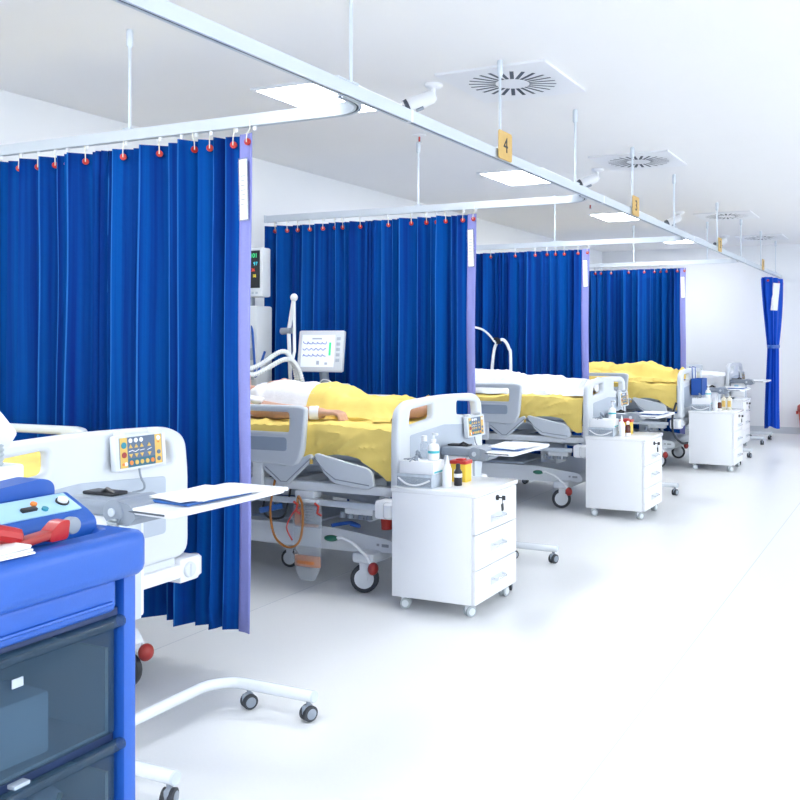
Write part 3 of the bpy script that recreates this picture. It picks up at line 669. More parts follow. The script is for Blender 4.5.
# ------------------------------------------------------------------ patients
def ell(c, r): return ('e', c, r)
def hand_caps(wr, d, up, side):
    """five separate bent fingers: wrist point, direction, up (back of hand) and thumb side"""
    d, up, side = Vector(d).normalized(), Vector(up).normalized(), Vector(side).normalized(); wr = Vector(wr); out = []
    pc = wr + d*0.045
    for k in range(4):
        off = side*(0.027-0.018*k); out.append((tuple(wr+off*0.7), 0.015, tuple(wr+d*0.082+off), 0.0115))
        L = (0.040, 0.045, 0.042, 0.033)[k]; kn = wr + d*0.086 + off
        m = kn + d*L*0.9 - up*L*0.25; e = m + d*L*0.35 - up*L*0.75; f_ = e - up*L*0.45 - d*L*0.25
        out += [(tuple(kn), 0.0098, tuple(m), 0.009), (tuple(m), 0.009, tuple(e), 0.008), (tuple(e), 0.008, tuple(f_), 0.0075)]
    tb = wr + d*0.02 + side*0.028; t1 = tb + d*0.030 + side*0.026 - up*0.008; t2 = t1 + d*0.030 + side*0.004 - up*0.010
    out += [(tuple(wr+d*0.01+side*0.015), 0.015, tuple(tb), 0.014), (tuple(tb), 0.014, tuple(t1), 0.011), (tuple(t1), 0.011, tuple(t2), 0.009)]
    return out
def body_mesh(caps, ells, voxel=0.0055):
    b = MB()
    for p, r0, q, r1 in caps:
        d = Vector(q)-Vector(p); 
        if d.length > 1e-4: b.cyl(p, q, r0, r1, 14)
        b.sph(p, r0, 14); b.sph(q, r1, 14)
    for c, r in ells: b.sph(c, r, 20)
    me = bpy.data.meshes.new('tmp'); b.bm.to_mesh(me); b.bm.free()
    o = bpy.data.objects.new('tmp', me); COL.objects.link(o)
    m = o.modifiers.new('r', 'REMESH'); m.mode = 'VOXEL'; m.voxel_size = voxel; m.use_smooth_shade = True
    s = o.modifiers.new('s', 'SMOOTH'); s.factor = 0.5; s.iterations = 4
    dg = bpy.context.evaluated_depsgraph_get(); dg.update()
    out = bpy.data.meshes.new_from_object(o.evaluated_get(dg)); bpy.data.objects.remove(o); bpy.data.meshes.remove(me)
    out.materials.clear(); out.shade_smooth(); return out
def head_parts(hx, hz, y=0.0):
    """head lying on its back, face up, crown towards -x"""
    e = [((hx, y, hz), (0.105, 0.076, 0.092)), ((hx-0.025, y, hz-0.015), (0.085, 0.078, 0.085)), ((hx+0.055, y, hz+0.030), (0.055, 0.056, 0.062)),
         ((hx+0.010, y, hz+0.098), (0.026, 0.012, 0.016)), ((hx+0.028, y, hz+0.102), (0.012, 0.016, 0.014)),
         ((hx+0.060, y, hz+0.085), (0.008, 0.024, 0.009)), ((hx+0.072, y, hz+0.083), (0.008, 0.021, 0.009)), ((hx+0.098, y, hz+0.070), (0.018, 0.022, 0.016)),
         ((hx-0.022, y, hz+0.088), (0.010, 0.045, 0.010))]
    for s in (-1, 1):
        e += [((hx+0.0, y+s*0.032, hz+0.080), (0.012, 0.016, 0.012)), ((hx+0.01, y+s*0.078, hz-0.002), (0.030, 0.010, 0.018))]
    return e
def hair_mesh(hx, hz):
    b = MB(); b.sph((0, 0, 0), 1.0, 24)
    for v in b.bm.verts:
        x, y, z = v.co; v.co = (hx-0.032+x*0.096, y*0.087, hz-0.022+z*0.092)
    bmesh.ops.delete(b.bm, geom=[v for v in b.bm.verts if v.co.x > hx+0.015 - max(0, (v.co.z-hz))*0.9 or v.co.z > hz+0.066], context='VERTS')
    return b
def torso(sx, hx_, z, y=0.0):
    return [((sx, y-0.11, z+0.02), 0.072, (sx, y+0.11, z+0.02), 0.072), ((sx, y-0.07, z+0.015), 0.086, (hx_, y-0.06, z), 0.088), ((sx, y+0.07, z+0.015), 0.086, (hx_, y+0.06, z), 0.088),
            ((sx+0.05, y, z+0.022), 0.094, (hx_-0.08, y, z+0.018), 0.096), ((hx_, y-0.09, z), 0.086, (hx_, y+0.09, z), 0.086), ((sx, y, z+0.03), 0.062, (sx-0.16, y, z+0.055), 0.050)]
# --- patient in the second bed: bare near arm, gown, far hand on the chest
bx, by = BX[1]
zb = MZ + 0.048
caps = torso(-1.12, -0.62, zb+0.015)
caps += [((-1.11, -0.19, zb), 0.058, (-0.82, -0.335, MZ+0.052), 0.044), ((-0.82, -0.335, MZ+0.052), 0.044, (-0.545, -0.325, MZ+0.050), 0.029)]
caps += hand_caps((-0.535, -0.325, MZ+0.052), (1, -0.05, 0.05), (0, -0.1, 1), (0, 1, 0.1))
caps += [((-1.11, 0.19, zb), 0.058, (-1.02, 0.34, MZ+0.08), 0.045), ((-1.02, 0.34, MZ+0.08), 0.045, (-1.13, 0.12, MZ+0.178), 0.030)]
caps += hand_caps((-1.135, 0.105, MZ+0.182), (0.10, -1, 0.0), (0, 0, 1), (-1, 0, 0))
# near leg bent outwards under the blanket, far leg with its foot showing
caps += [((-0.62, -0.10, zb-0.015), 0.074, (-0.34, -0.17, MZ+0.050), 0.053), ((-0.34, -0.17, MZ+0.050), 0.058, (-0.13, -0.02, MZ+0.05), 0.036), ((-0.13, -0.02, MZ+0.05), 0.036, (-0.10, 0.06, MZ+0.06), 0.026)]
caps += [((-0.62, 0.10, zb-0.015), 0.074, (-0.42, 0.30, MZ+0.035), 0.052), ((-0.42, 0.30, MZ+0.035), 0.056, (-0.20, 0.15, MZ+0.045), 0.036), ((-0.20, 0.15, MZ+0.045), 0.036, (-0.14, 0.11, MZ+0.085), 0.030), ((-0.20, 0.17, MZ+0.045), 0.032, (-0.15, 0.15, MZ+0.08), 0.028)]
p2 = thing('person', 'patient lying in a white gown with one bare arm on the yellow sheet', 'person', (bx, by, MZ))
put(body_mesh(caps, head_parts(-1.40, MZ+0.15)), 'body', 'skin', p2, (0, 0, -MZ))
hair_mesh(-1.40, MZ+0.15).build('hair', 'hair', p2, (0, 0, -MZ))
tz = [c for c in caps[:6]] + [((-1.11, 0.19, zb), 0.065, (-1.02, 0.34, MZ+0.06), 0.05)]
gt = height_grid(tz, -1.35, -0.45, -0.40, 0.40, MZ+0.004)
bg = drape(-1.20, -0.66, -0.265, 0.30, lambda x, y: gt(x, y)+0.010, lambda x: MZ+0.02, 50, 46, wrinkle=0.009, seed=4.4, side=0.012, nz=4, flare=0.01)
bg.build('gown', 'white_sheet', p2, (0, 0, -MZ))
MB().tube(spline([(-0.60, -0.35, MZ+0.052), (-0.56, -0.327, MZ+0.052)], 4), [0.035, 0.036, 0.036, 0.037, 0.035], 16).build('wrist_bandage', 'white_sheet', p2, (0, 0, -MZ))
MB().obox((-1.0, -0.30, MZ+0.11), (0.09, 0.06, 0.02), (0.3, 0.2, 0.4), 0.008).sph((-0.985, -0.31, MZ+0.105), (0.035, 0.03, 0.022), 12).build('elbow_dressing', 'white_sheet', p2, (0, 0, -MZ))
MB().tube(spline([(-1.335, 0, MZ+0.238), (-1.335, -0.01, MZ+0.28), (-1.36, -0.01, MZ+0.31)], 4), 0.008, 8).box(-1.35, -1.325, -0.05, 0.05, MZ+0.232, MZ+0.246, 0.004).build('breathing_tube', 'teal', p2, (0, 0, -MZ))
lt = height_grid(caps, -1.05, -0.02, -0.42, 0.42, MZ+0.004, blur=7)
yb = drape(-0.76, -0.16, -0.25, 0.405, lambda x, y: lt(x, y)+0.008, lambda x: MZ+0.012, 50, 52, wrinkle=0.011, seed=9.3, side=0.010, nz=3, flare=0.012)
yb_o = yb.build('blanket', 'yellow_sheet', None, (bx, by, 0)); tag(yb_o, 'crumpled yellow blanket over the legs of the patient with the bare arm', 'blanket')

# --- patients in the third and fourth beds, lying straight
def straight_caps(sh, knee_up=0.0):
    z = MZ+0.055
    c = torso(-1.25, -0.80, z)
    for s in (-1, 1):
        c += [((-1.24, s*0.19, z), 0.056, (-0.97, s*0.30, MZ+0.055), 0.043), ((-0.97, s*0.30, MZ+0.055), 0.043, (-0.74, s*0.27, MZ+0.06), 0.029)]
        c += hand_caps((-0.73, s*0.268, MZ+0.06), (1, -s*0.1, 0), (0, 0, 1), (0, -s, 0.1))
        c += [((-0.80, s*0.10, z-0.005), 0.078, (-0.46, s*0.12, MZ+0.07+knee_up), 0.055), ((-0.46, s*0.12, MZ+0.07+knee_up), 0.058, (-0.15, s*0.11, MZ+0.045), 0.036), ((-0.15, s*0.11, MZ+0.045), 0.036, (-0.125, s*0.14, MZ+0.085), 0.034)]
    return c
sc3 = straight_caps(0); bodyme = body_mesh(sc3, head_parts(-1.545, MZ+0.15)); hairme = hair_mesh(-1.545, MZ+0.15).mesh('hair')
bx, by = BX[2]
p3 = thing('person', 'patient lying on the bed under a white sheet', 'person', (bx, by, MZ)); put(bodyme, 'body', 'skin', p3, (0, 0, -MZ)); put(hairme, 'hair', 'hair', p3, (0, 0, -MZ))
f3 = height_grid(sc3, -1.5, -0.02, -0.44, 0.44, MZ+0.004, blur=7)
def top3(x, y): return f3(x, y)+0.008
ws = drape(-1.36, -0.065, -0.36, 0.42, top3, lambda x: MZ+0.010, 90, 56, wrinkle=0.012, seed=2.2, nz=3, side=0.01, flare=0.014).build('bed_sheet', 'white_sheet', None, (bx, by, 0))
tag(ws, 'white sheet covering the body of a patient on a yellow mattress', 'sheet')
bx, by = BX[3]
sc4 = straight_caps(0, 0.05); p4 = thing('person', 'patient lying on the bed under a yellow blanket', 'person', (bx, by, MZ)); put(bodyme, 'body', 'skin', p4, (0, 0, -MZ)); put(hairme, 'hair', 'hair', p4, (0, 0, -MZ))
f4 = height_grid(sc4, -1.5, -0.02, -0.44, 0.44, MZ+0.004, blur=8)
yb4 = drape(-1.34, -0.065, -0.37, 0.42, lambda x, y: f4(x, y)+0.012 + 0.012*math.exp(-((x+0.55)/0.22)**2-((y)/0.3)**2), lambda x: MZ+0.010, 80, 56, wrinkle=0.013, seed=6.1, nz=3, side=0.01, flare=0.014).build('blanket', 'yellow_sheet', None, (bx, by, 0))
tag(yb4, 'yellow blanket covering the whole body of a patient', 'blanket')
PLAB = ['white pillow at the head of the bed behind the blue cart', 'white pillow under the head of the patient with the bare arm', 'white pillow under the head of the patient in white', 'yellow pillow under the head of the patient in yellow', 'white pillow on the bed at the far wall']
def pillow(b):
    b.box(-0.20, 0.20, -0.32, 0.32, -0.05, 0.05, 0.0)
    bmesh.ops.subdivide_edges(b.bm, edges=b.bm.edges, cuts=9, use_grid_fill=True)
    for v in b.bm.verts:
        u, w_ = v.co.x/0.2, v.co.y/0.32; k = max(0.05, (1-u**4)*(1-w_**4))**0.5
        v.co.z *= k*1.0; v.co.z += 0.006*noise.noise(v.co*9)
    return b
for i, (bx, by) in enumerate(BX):
    px = {1: -1.44, 2: -1.59, 3: -1.59}.get(i, -1.60)
    mm = 'yellow_sheet' if i == 3 else 'white_sheet'
    o = part('pillow', mm, None, pillow, (bx+px, by, MZ+0.050), key=('pillow', mm)); tag(o, PLAB[i], 'pillow', 'bed pillows')

# ------------------------------------------------------------------ overbed tables (local origin at the column)
def small_castor(parent, loc, rot=0.0, r=0.026, m='rubber'):
    c = part('castor', m, parent, lambda b: b.lathe([(r*0.7, -0.020), (r, -0.017), (r, -0.004), (r*0.85, -0.003), (r*0.85, 0.003), (r, 0.004), (r, 0.017), (r*0.7, 0.020)], (0, 0, r), 'y', 20), loc, (0, 0, rot), key=('scas', r, m))
    part('castor_hub', 'mid_grey' if m == 'rubber' else 'bed_plastic', c, lambda b: b.lathe([(r*0.45, -0.0225), (r*0.68, -0.0205), (r*0.68, 0.0205), (r*0.45, 0.0225)], (0, 0, r), 'y', 18), key=('shub', r, m))
    part('castor_hood', 'mid_grey' if m == 'rubber' else 'white', c, lambda b: b.box(-r*0.9, r*0.5, -0.007, 0.007, r*0.9, r*2.1, 0.004).cyl((0, 0, r*2.0), (0, 0, r*2.5), 0.008, seg=10), key=('shood', r, m))
    return c
def overbed_table(x, y, ztop, label, reach=0.30):
    t = thing('overbed_table', label, 'table', (x, y, 0), 0, 'overbed tables')
    ya, yb_, xc, xe = 0.545, -0.085, -0.155, 0.245; zt = 0.083; rr = 0.11
    def base(b):
        P = [(xe, ya, zt)] + [(xc+rr-rr*math.sin(a), ya-rr+rr*math.cos(a), zt) for a in [R(k*10) for k in range(10)]]
        P += [(xc+rr-rr*math.cos(a), yb_+rr-rr*math.sin(a), zt) for a in [R(k*10) for k in range(10)]] + [(xe, yb_, zt)]
        return b.tube(P, 0.0195, 14)
    bs = part('base_frame', 'tube_white', t, base, key='otbase')
    for yy in (ya, yb_): part('end_cap', 'alu', bs, lambda b: b.cyl((0, 0, 0), (0.006, 0, 0), 0.0205, 0.018, 16), (xe, yy, zt), key='otcap')
    for xx, yy, a in ((xe-0.02, ya, 70), (xc+0.13, ya, 60), (xe-0.02, yb_, 110), (xc+0.13, yb_, 95)): small_castor(t, (xx, yy, 0), R(a))
    h = ztop
    part('column', 'tube_white', t, lambda b: b.box(-0.045, 0.045, -0.04, 0.04, 0.06, h-0.05, 0.008), (-0.055, -0.02, 0), key=('otcol', h))
    part('column_housing', 'white', t, lambda b: b.box(-0.09, 0.07, -0.075, 0.055, h-0.36, h-0.045, 0.010), (-0.055, -0.02, 0), key=('othous', h))
    part('column_trim', 'alu', t, lambda b: b.box(0.071, 0.083, -0.05, 0.03, h-0.36, h-0.045, 0.004), (-0.055, -0.02, 0), key=('ottrim', h))
    part('maker_label', 'panel_light', t, lambda b: b.box(-0.05, 0.0, -0.0765, -0.075, h-0.085, h-0.065), (-0.055, -0.02, 0), key=('otml', h))
    cap = part('column_cap', 'mid_grey', t, lambda b: b.box(-0.105, 0.08, -0.085, 0.065, -0.045, 0.0, 0.012), (-0.055, -0.02, h), key='otcp')
    part('lever', 'black', cap, lambda b: b.box(-0.09, 0.03, -0.03, 0.03, 0, 0.010, 0.004).tube([(-0.02, -0.02, 0.008), (0.0, -0.02, 0.02), (0.03, -0.02, 0.008)], 0.006, 6), key='otlv')
    hg = part('hinge', 'mid_grey', t, lambda b: b.cyl((0, -0.095, -0.028), (0, 0.055, -0.028), 0.036, seg=24, bev=0.004).prism(rounded([(-0.01, -0.06), (0.055, -0.065), (0.085, -0.04), (0.06, -0.005), (0.0, 0.007)], 0.01), 'xz', -0.09, 0.05), (0.045, -0.02, h), key='othg')
    part('hinge_pin', 'alu', hg, lambda b: b.cyl((0, -0.099, -0.028), (0, -0.09, -0.028), 0.012, seg=16), key='othp')
    tt = part('table_top', 'white', t, lambda b: plate(rounded([(0.035, -0.10), (0.265, -0.12), (0.27, 0.375), (0.03, 0.375)], 0.03), [], 0.018, 0.005, 'xy'), (0, 0, h-0.022), key='ottop')
    part('edge_trim', 'dark_grey', tt, lambda b: b.tube([(0.07, -0.1045, 0.0), (0.15, -0.1115, 0.0), (0.24, -0.119, 0.0)], 0.003, 6), key='ottrm')
    part('table_wing', 'white', t, lambda b: b.box(0.04, 0.262, 0.375, 0.39, -0.006, 0.006, 0.002), (0, 0, h-0.022), key='otw')
    return t
TX = [(-2.11, 2.02, 0.825), (-2.16, 4.40, 0.715), (-2.09, 6.95, 0.71), (-1.95, 9.65, 0.78), (-2.02, 11.58, 0.785)]
overbed_table(*TX[0], 'white overbed table with blue folder, beside the blue equipment cart')
overbed_table(*TX[1], 'white overbed table behind the cabinet with the black bottle')
overbed_table(*TX[2], 'white overbed table at the foot of the bed with the white sheet')
overbed_table(*TX[3], 'white overbed table at the foot of the bed with the blue basket')
overbed_table(*TX[4], 'white overbed table beside the tied blue curtain')
def papers(x, y, z, n, seed, lab):
    rnd = random.Random(seed)
    f = MB().obox((0, 0, 0), (0.19, 0.25, 0.008), (0, 0, rnd.uniform(-0.1, 0.1)), 0.002).build('folder', 'folder_blue', None, (x, y, z+0.004)); tag(f, 'blue folder lying on ' + lab, 'folder')
    for k in range(n):
        s = MB(); s.obox((0, 0, 0), (0.185, 0.25, 0.0012), (0, 0, 0))
        o = s.build('paper_sheet', 'paper', None, (x+rnd.uniform(-0.01, 0.03), y+rnd.uniform(-0.01, 0.05), z+0.010+k*0.002), (0, 0, rnd.uniform(-0.3, 0.3))); tag(o, 'white paper sheet on the blue folder on ' + lab, 'paper', 'papers on ' + lab)
papers(TX[0][0]+0.155, TX[0][1]+0.10, TX[0][2]-0.012, 3, 1, 'the table beside the blue cart')
papers(TX[1][0]+0.155, TX[1][1]+0.10, TX[1][2]-0.012, 3, 2, 'the table behind the black bottle')
papers(TX[2][0]+0.155, TX[2][1]+0.10, TX[2][2]-0.012, 2, 3, 'the table facing the white sheet')
papers(TX[3][0]+0.155, TX[3][1]+0.10, TX[3][2]-0.012, 2, 4, 'the table by the blue basket')

# ------------------------------------------------------------------ drawer cabinets (local origin: near right floor corner)
CW, CD, CH = 0.44, 0.47, 0.578
def cabinet(x, y, label, rz=0.0):
    t = thing('drawer_cabinet', label, 'cabinet', (x, y, 0), rz, 'white drawer cabinets on castors')
    part('body', 'white', t, lambda b: b.box(-CW, -0.020, 0, CD, 0.062, CH-0.022, 0.002), key='cbody')
    part('worktop', 'white_gloss', t, lambda b: b.box(-CW-0.004, 0.006, -0.004, CD+0.004, CH-0.022, CH, 0.003), key='ctop')
    hs = [(0.064, 0.216), (0.220, 0.380), (0.384, CH-0.026)]
    for i, (a, c) in enumerate(hs):
        d = part('drawer', 'white', t, lambda b: b.box(-0.018, 0.0, 0.004, CD-0.004, a, c, 0.0025), key=('cdr', i))
        zc = (a+c)/2 + (0.0 if i < 2 else -0.035)
        part('handle', 'chrome', d, lambda b: b.tube([(0, -0.06, 0), (0.022, -0.058, -0.004), (0.026, -0.05, -0.005), (0.026, 0.05, -0.005), (0.022, 0.058, -0.004), (0, 0.06, 0)], 0.0055, 8), (0, CD/2, zc+0.01), key='chand')
        part('handle_plate', 'bed_plastic', d, lambda b: b.box(0, 0.002, -0.07, 0.07, -0.025, 0.012), (0, CD/2, zc+0.005), key='chpl')
    lk = part('lock', 'black', t, lambda b: b.cyl((0, 0, 0), (0.008, 0, 0), 0.013, seg=16), (0, CD/2, CH-0.055), key='clock')
    part('key', 'black', lk, lambda b: b.cyl((0.008, 0, 0), (0.03, 0, 0), 0.003, seg=6).obox((0.036, 0, 0), (0.018, 0.005, 0.022), (0, 0, 0), 0.002).obox((0.028, 0.003, -0.045), (0.008, 0.018, 0.036), (0.2, 0, 0), 0.003).tube([(0.03, 0, -0.005), (0.028, 0.004, -0.03)], 0.002, 5), key='ckey')
    for xx, yy, a in ((-0.05, 0.045, 60), (-0.05, CD-0.045, 80), (-CW+0.05, 0.045, 20), (-CW+0.05, CD-0.045, 40)): small_castor(t, (xx, yy, 0), R(a), 0.025, 'hose_grey')
    return t
CB = [(-1.865, 3.79), (-1.795, 6.35), (-1.67, 9.03), (-1.915, 10.9)]
cabinet(*CB[0], 'white three drawer cabinet on castors with the black bottle on top')
cabinet(*CB[1], 'white three drawer cabinet on castors with the brown labelled bottle on top')
cabinet(*CB[2], 'white three drawer cabinet on castors beside the blue basket')
cabinet(*CB[3], 'white three drawer cabinet on castors nearest to the far wall')

def pump_bottle(x, y, z, label, s=1.0, body='white_gloss'):
    t = thing('pump_bottle', label, 'bottle', (x, y, z), R(-30))
    part('bottle', body, t, lambda b: b.lathe([(0.025, 0), (0.028, 0.004), (0.028, 0.06), (0.022, 0.075), (0.010, 0.082), (0.010, 0.088)], seg=20), key=('pbot', body))
    part('pump', 'white', t, lambda b: b.cyl((0, 0, 0.088), (0, 0, 0.10), 0.012).cyl((0, 0, 0.10), (0, 0, 0.122), 0.004).box(-0.012, 0.035, -0.006, 0.006, 0.120, 0.131, 0.003), key='ppump')
    part('label', 'teal', t, lambda b: b.cyl((0, 0, 0.034), (0, 0, 0.046), 0.0284, seg=20), key='plab')
    return t
def spray_bottle(x, y, z, label):
    t = thing('squeeze_bottle', label, 'bottle', (x, y, z))
    part('bottle', 'white', t, lambda b: b.lathe([(0.020, 0), (0.022, 0.004), (0.022, 0.085), (0.012, 0.105), (0.008, 0.11)]), key='sqb')
    part('nozzle', 'white', t, lambda b: b.lathe([(0.009, 0.11), (0.007, 0.125), (0.003, 0.15)]), key='sqn')
def dark_bottle(x, y, z, label, m='black'):
    t = thing('dropper_bottle', label, 'bottle', (x, y, z))
    part('bottle', m, t, lambda b: b.lathe([(0.019, 0), (0.020, 0.003), (0.020, 0.065), (0.011, 0.080)]), key=('dbb', m))
    part('cap', 'black' if m == 'black' else 'white', t, lambda b: b.lathe([(0.011, 0.080), (0.011, 0.098), (0.008, 0.105)]), key=('dbc', m))
    part('label', 'paper', t, lambda b: b.cyl((0, 0, 0.040 if m == 'black' else 0.0), (0, 0, 0.058 if m == 'black' else 0.02), 0.0204, seg=20), key=('dbl', m))
def clear_bottle(x, y, z, label):
    t = thing('spray_bottle', label, 'bottle', (x, y, z))
    part('bottle', 'clear_plastic', t, lambda b: b.lathe([(0.018, 0), (0.020, 0.003), (0.020, 0.075), (0.011, 0.088)]), key='clb')
    part('cap', 'white', t, lambda b: b.lathe([(0.014, 0.086), (0.014, 0.112), (0.012, 0.114)]), key='clc')
def sharps_bin(x, y, z, label):
    t = thing('sharps_bin', label, 'container', (x, y, z))
    part('bin', 'sharps_yellow', t, lambda b: b.prism(rounded([(-0.042, -0.035), (0.042, -0.035), (0.042, 0.035), (-0.042, 0.035)], 0.008), 'xy', 0, 0.088, 0.002), key='shb')
    part('lid', 'red', t, lambda b: b.prism(rounded([(-0.046, -0.039), (0.046, -0.039), (0.046, 0.039), (-0.046, 0.039)], 0.008), 'xy', 0.088, 0.104, 0.003).box(-0.02, 0.02, -0.02, 0.02, 0.104, 0.112, 0.003), key='shl')
    part('label', 'paper', t, lambda b: b.box(-0.02, 0.02, -0.0365, -0.035, 0.03, 0.06), key='shla')
def carton(x, y, z, m, label, sz=(0.19, 0.115, 0.065), rz=0.0, stripe=None, win=False):
    t = thing('carton_box', label, 'box', (x, y, z), rz); a, b_, c = sz
    part('box', m, t, lambda b: b.box(-a/2, a/2, -b_/2, b_/2, 0, c, 0.002), key=('crt', m, sz))
    if win:
        part('film', 'clear_plastic', t, lambda b: b.box(-a/2+0.004, a/2-0.004, -b_/2-0.002, -b_/2, 0.006, c-0.012), key='crf')
        part('folded_wrap', 'white_sheet', t, lambda b: b.tube(spline([(-a*0.45, -b_/2-0.001, c*0.7), (-a*0.2, -b_/2-0.003, c*0.25), (a*0.1, -b_/2-0.003, c*0.2), (a*0.45, -b_/2-0.001, c*0.6)], 5), 0.005, 6), key='crw')
    if stripe: part('stripe', stripe, t, lambda b: b.box(a/2, a/2+0.001, -b_/2+0.01, b_/2-0.005, 0.005, 0.013), key=('crs', stripe))
    return t
def instruments(x, y, z, label):
    t = thing('metal_instruments', label, 'tools', (x, y, z))
    for k in range(4):
        part('forceps', 'mid_grey', t, lambda b: b.tube([(-0.03, 0, 0.004), (0.0, 0.004, 0.006), (0.035, 0, 0.004)], 0.003, 6).cyl((0.035, -0.006, 0.0), (0.035, 0.006, 0.012), 0.008, seg=10), (k*0.012-0.02, (k % 2)*0.02-0.01, k*0.003), (0, R(-12*k), k*0.7), key='forc')
def cab_set(cx, cy, n):
    w = ['the cabinet by the drainage bag', 'the cabinet facing the white sheet bed', 'the cabinet beside the blue basket'][n]
    z = CH
    carton(cx-0.335, cy+0.085, z, 'wrap', 'grey carton of wrapped gloves lying on ' + w, (0.19, 0.115, 0.062), 0.0, None, True)
    carton(cx-0.33, cy+0.095, z+0.063, 'white', 'white carton stacked on the grey carton on ' + w, (0.18, 0.115, 0.060), 0.03, 'teal')
    zz = z+0.1235
    pump_bottle(cx-0.275, cy+0.11, zz, 'white pump bottle standing on the white carton on ' + w)
    if n == 0: clear_bottle(cx-0.335, cy+0.125, zz, 'clear bottle with white cap on the white carton on ' + w)
    instruments(cx-0.36, cy+0.07, zz, 'small metal instruments lying on the white carton on ' + w)
    spray_bottle(cx-0.205, cy+0.115, z, 'white squeeze bottle standing beside the cartons on ' + w)
    dark_bottle(cx-0.175, cy+0.17, z, ('black' if n == 0 else 'brown') + ' bottle with a pale label standing on ' + w, 'black' if n == 0 else 'brown_glass')
    if n < 2: sharps_bin(cx-0.225, cy+0.30, z, 'yellow sharps bin with red lid standing on ' + w)
    else:
        for k in range(2):
            t = thing('cream_bottle', 'cream coloured bottle standing upright on ' + w, 'bottle', (cx-0.15+k*0.055, cy+0.26, z), 0, 'cream bottles')
            part('bottle', 'cream', t, lambda b: b.box(-0.022, 0.022, -0.018, 0.018, 0, 0.12, 0.006).cyl((0, 0, 0.12), (0, 0, 0.14), 0.010), key='crb')
            part('label', 'panel_yellow', t, lambda b: b.box(-0.016, 0.016, -0.0195, -0.018, 0.03, 0.09), key='crbl')
for n in range(3): cab_set(*CB[n], n)
carton(CB[3][0]-0.20, CB[3][1]+0.10, CH, 'dark_grey', 'small dark tray lying on the cabinet nearest to the far wall', (0.16, 0.08, 0.02))
carton(CB[3][0]-0.36, CB[3][1]+0.12, CH, 'white', 'small white carton lying on the cabinet nearest to the far wall', (0.06, 0.08, 0.05))
# blue basket hooked on the fourth foot board
bx, by = BX[3]
t = thing('blue_basket', 'blue plastic basket hooked over the foot board of a bed', 'basket', (bx+0.075, by-0.02, 0.80))
b = MB()
for s in (-1, 1): b.box(-0.045, 0.065, s*0.115, s*0.120, -0.08, 0.08).box(0.010+s*0.050, 0.010+s*0.055, -0.12, 0.12, -0.08, 0.08)
b.box(-0.045, 0.065, -0.12, 0.12, -0.085, -0.08).build('basket', 'blue', t)
b = MB()
for y in (-0.07, 0.07): b.tube([(-0.042, y, 0.07), (-0.045, y, 0.19), (-0.075, y, 0.195)], 0.005, 6)
b.build('hanger', 'blue', t)
for k in range(3):
    o = MB().lathe([(0.018, 0), (0.02, 0.09), (0.008, 0.11), (0.008, 0.13)]).build('white_tube', 'white', None, (bx+0.085, by-0.08+k*0.055, 0.72), (0.1*(k-1), 0.12, 0)); tag(o, 'white tube sticking out of the blue basket', 'tube', 'tubes in the blue basket')
cb = MB().tube(spline([(bx-0.03, by-0.50, 0.66), (bx-0.06, by-0.53, 0.52), (bx-0.05, by-0.53, 0.36), (bx+0.02, by-0.50, 0.27), (bx+0.03, by-0.30, 0.25)], 6), 0.011, 8).build('black_cable', 'rubber', None); tag(cb, 'thick black cable looping from the foot board beside the blue basket', 'cable')

# ------------------------------------------------------------------ drainage bag and things below the second bed
bx, by = BX[1]; yn = by-0.478
t = thing('drainage_bag', 'clear drainage bag with orange fluid hanging from the bed frame', 'bag', (bx-0.52, yn, 0.05))
def bag(b, z0, z1, wf, d):
    rows = []
    for i in range(15):
        h = i/14; z = z0+(z1-z0)*h; row = []
        for k in range(20):
            a = 2*math.pi*k/20; ww = wf(z); dd = d*(0.35+0.65*math.sin(math.pi*min(1, 0.12+h*0.8)))
            row.append(b.bm.verts.new((ww*math.cos(a)+0.004*noise.noise((z*20, a, 1)), dd*math.sin(a)+0.006*noise.noise((z*18, math.cos(a)*2, math.sin(a)*2)), z)))
        rows.append(row)
    for p, q in zip(rows, rows[1:]):
        for k in range(20): b.bm.faces.new((p[k], p[(k+1) % 20], q[(k+1) % 20], q[k]))
    b.bm.faces.new(rows[0][::-1]); b.bm.faces.new(rows[-1]); return b
wf = lambda z: 0.084*min(1, 0.25+(z+0.01)*9)**0.6
bag(MB(), 0.0, 0.36, wf, 0.022).build('bag', 'clear_plastic', t)
bag(MB(), 0.07, 0.125, lambda z: wf(z)*0.96, 0.021).build('fluid', 'orange_fluid', t)
MB().box(-0.088, 0.088, -0.016, 0.010, 0.27, 0.385, 0.010).build('meter_chamber', 'clear_plastic', t)
MB().box(-0.068, 0.068, -0.012, 0.004, 0.275, 0.288, 0.004).build('fluid', 'orange_fluid', t)
MB().box(-0.072, -0.036, -0.014, 0.006, 0.285, 0.362, 0.004).build('fluid', 'orange_fluid', t)
b = MB()
for k in range(3):
    for j in range(4): b.box(-0.025+k*0.026, -0.012+k*0.026, -0.0175, -0.0162, 0.31+j*0.016, 0.313+j*0.016)
b.build('scale_marks', 'print', t)
for x in (-0.052, 0.078): MB().tube([(x-0.02, -0.02, 0.40), (x, -0.016, 0.385), (x-0.006, -0.016, 0.35), (x+0.02, -0.02, 0.34)], 0.006, 6).build('clip', 'red', t)
MB().tube(spline([(-0.02, -0.02, 0.395), (-0.008, -0.03, 0.30), (-0.03, -0.03, 0.20), (-0.10, -0.03, 0.165), (-0.18, -0.03, 0.21), (-0.215, -0.025, 0.32), (-0.22, -0.005, 0.42), (-0.21, 0.03, 0.56)], 7), 0.006, 8).build('drain_tube', 'amber', t)
MB().tube(spline([(-0.02, -0.02, 0.395), (-0.036, -0.025, 0.43), (-0.055, -0.01, 0.40), (-0.05, 0.0, 0.37)], 6), 0.006, 8).build('drain_tube', 'amber', t)
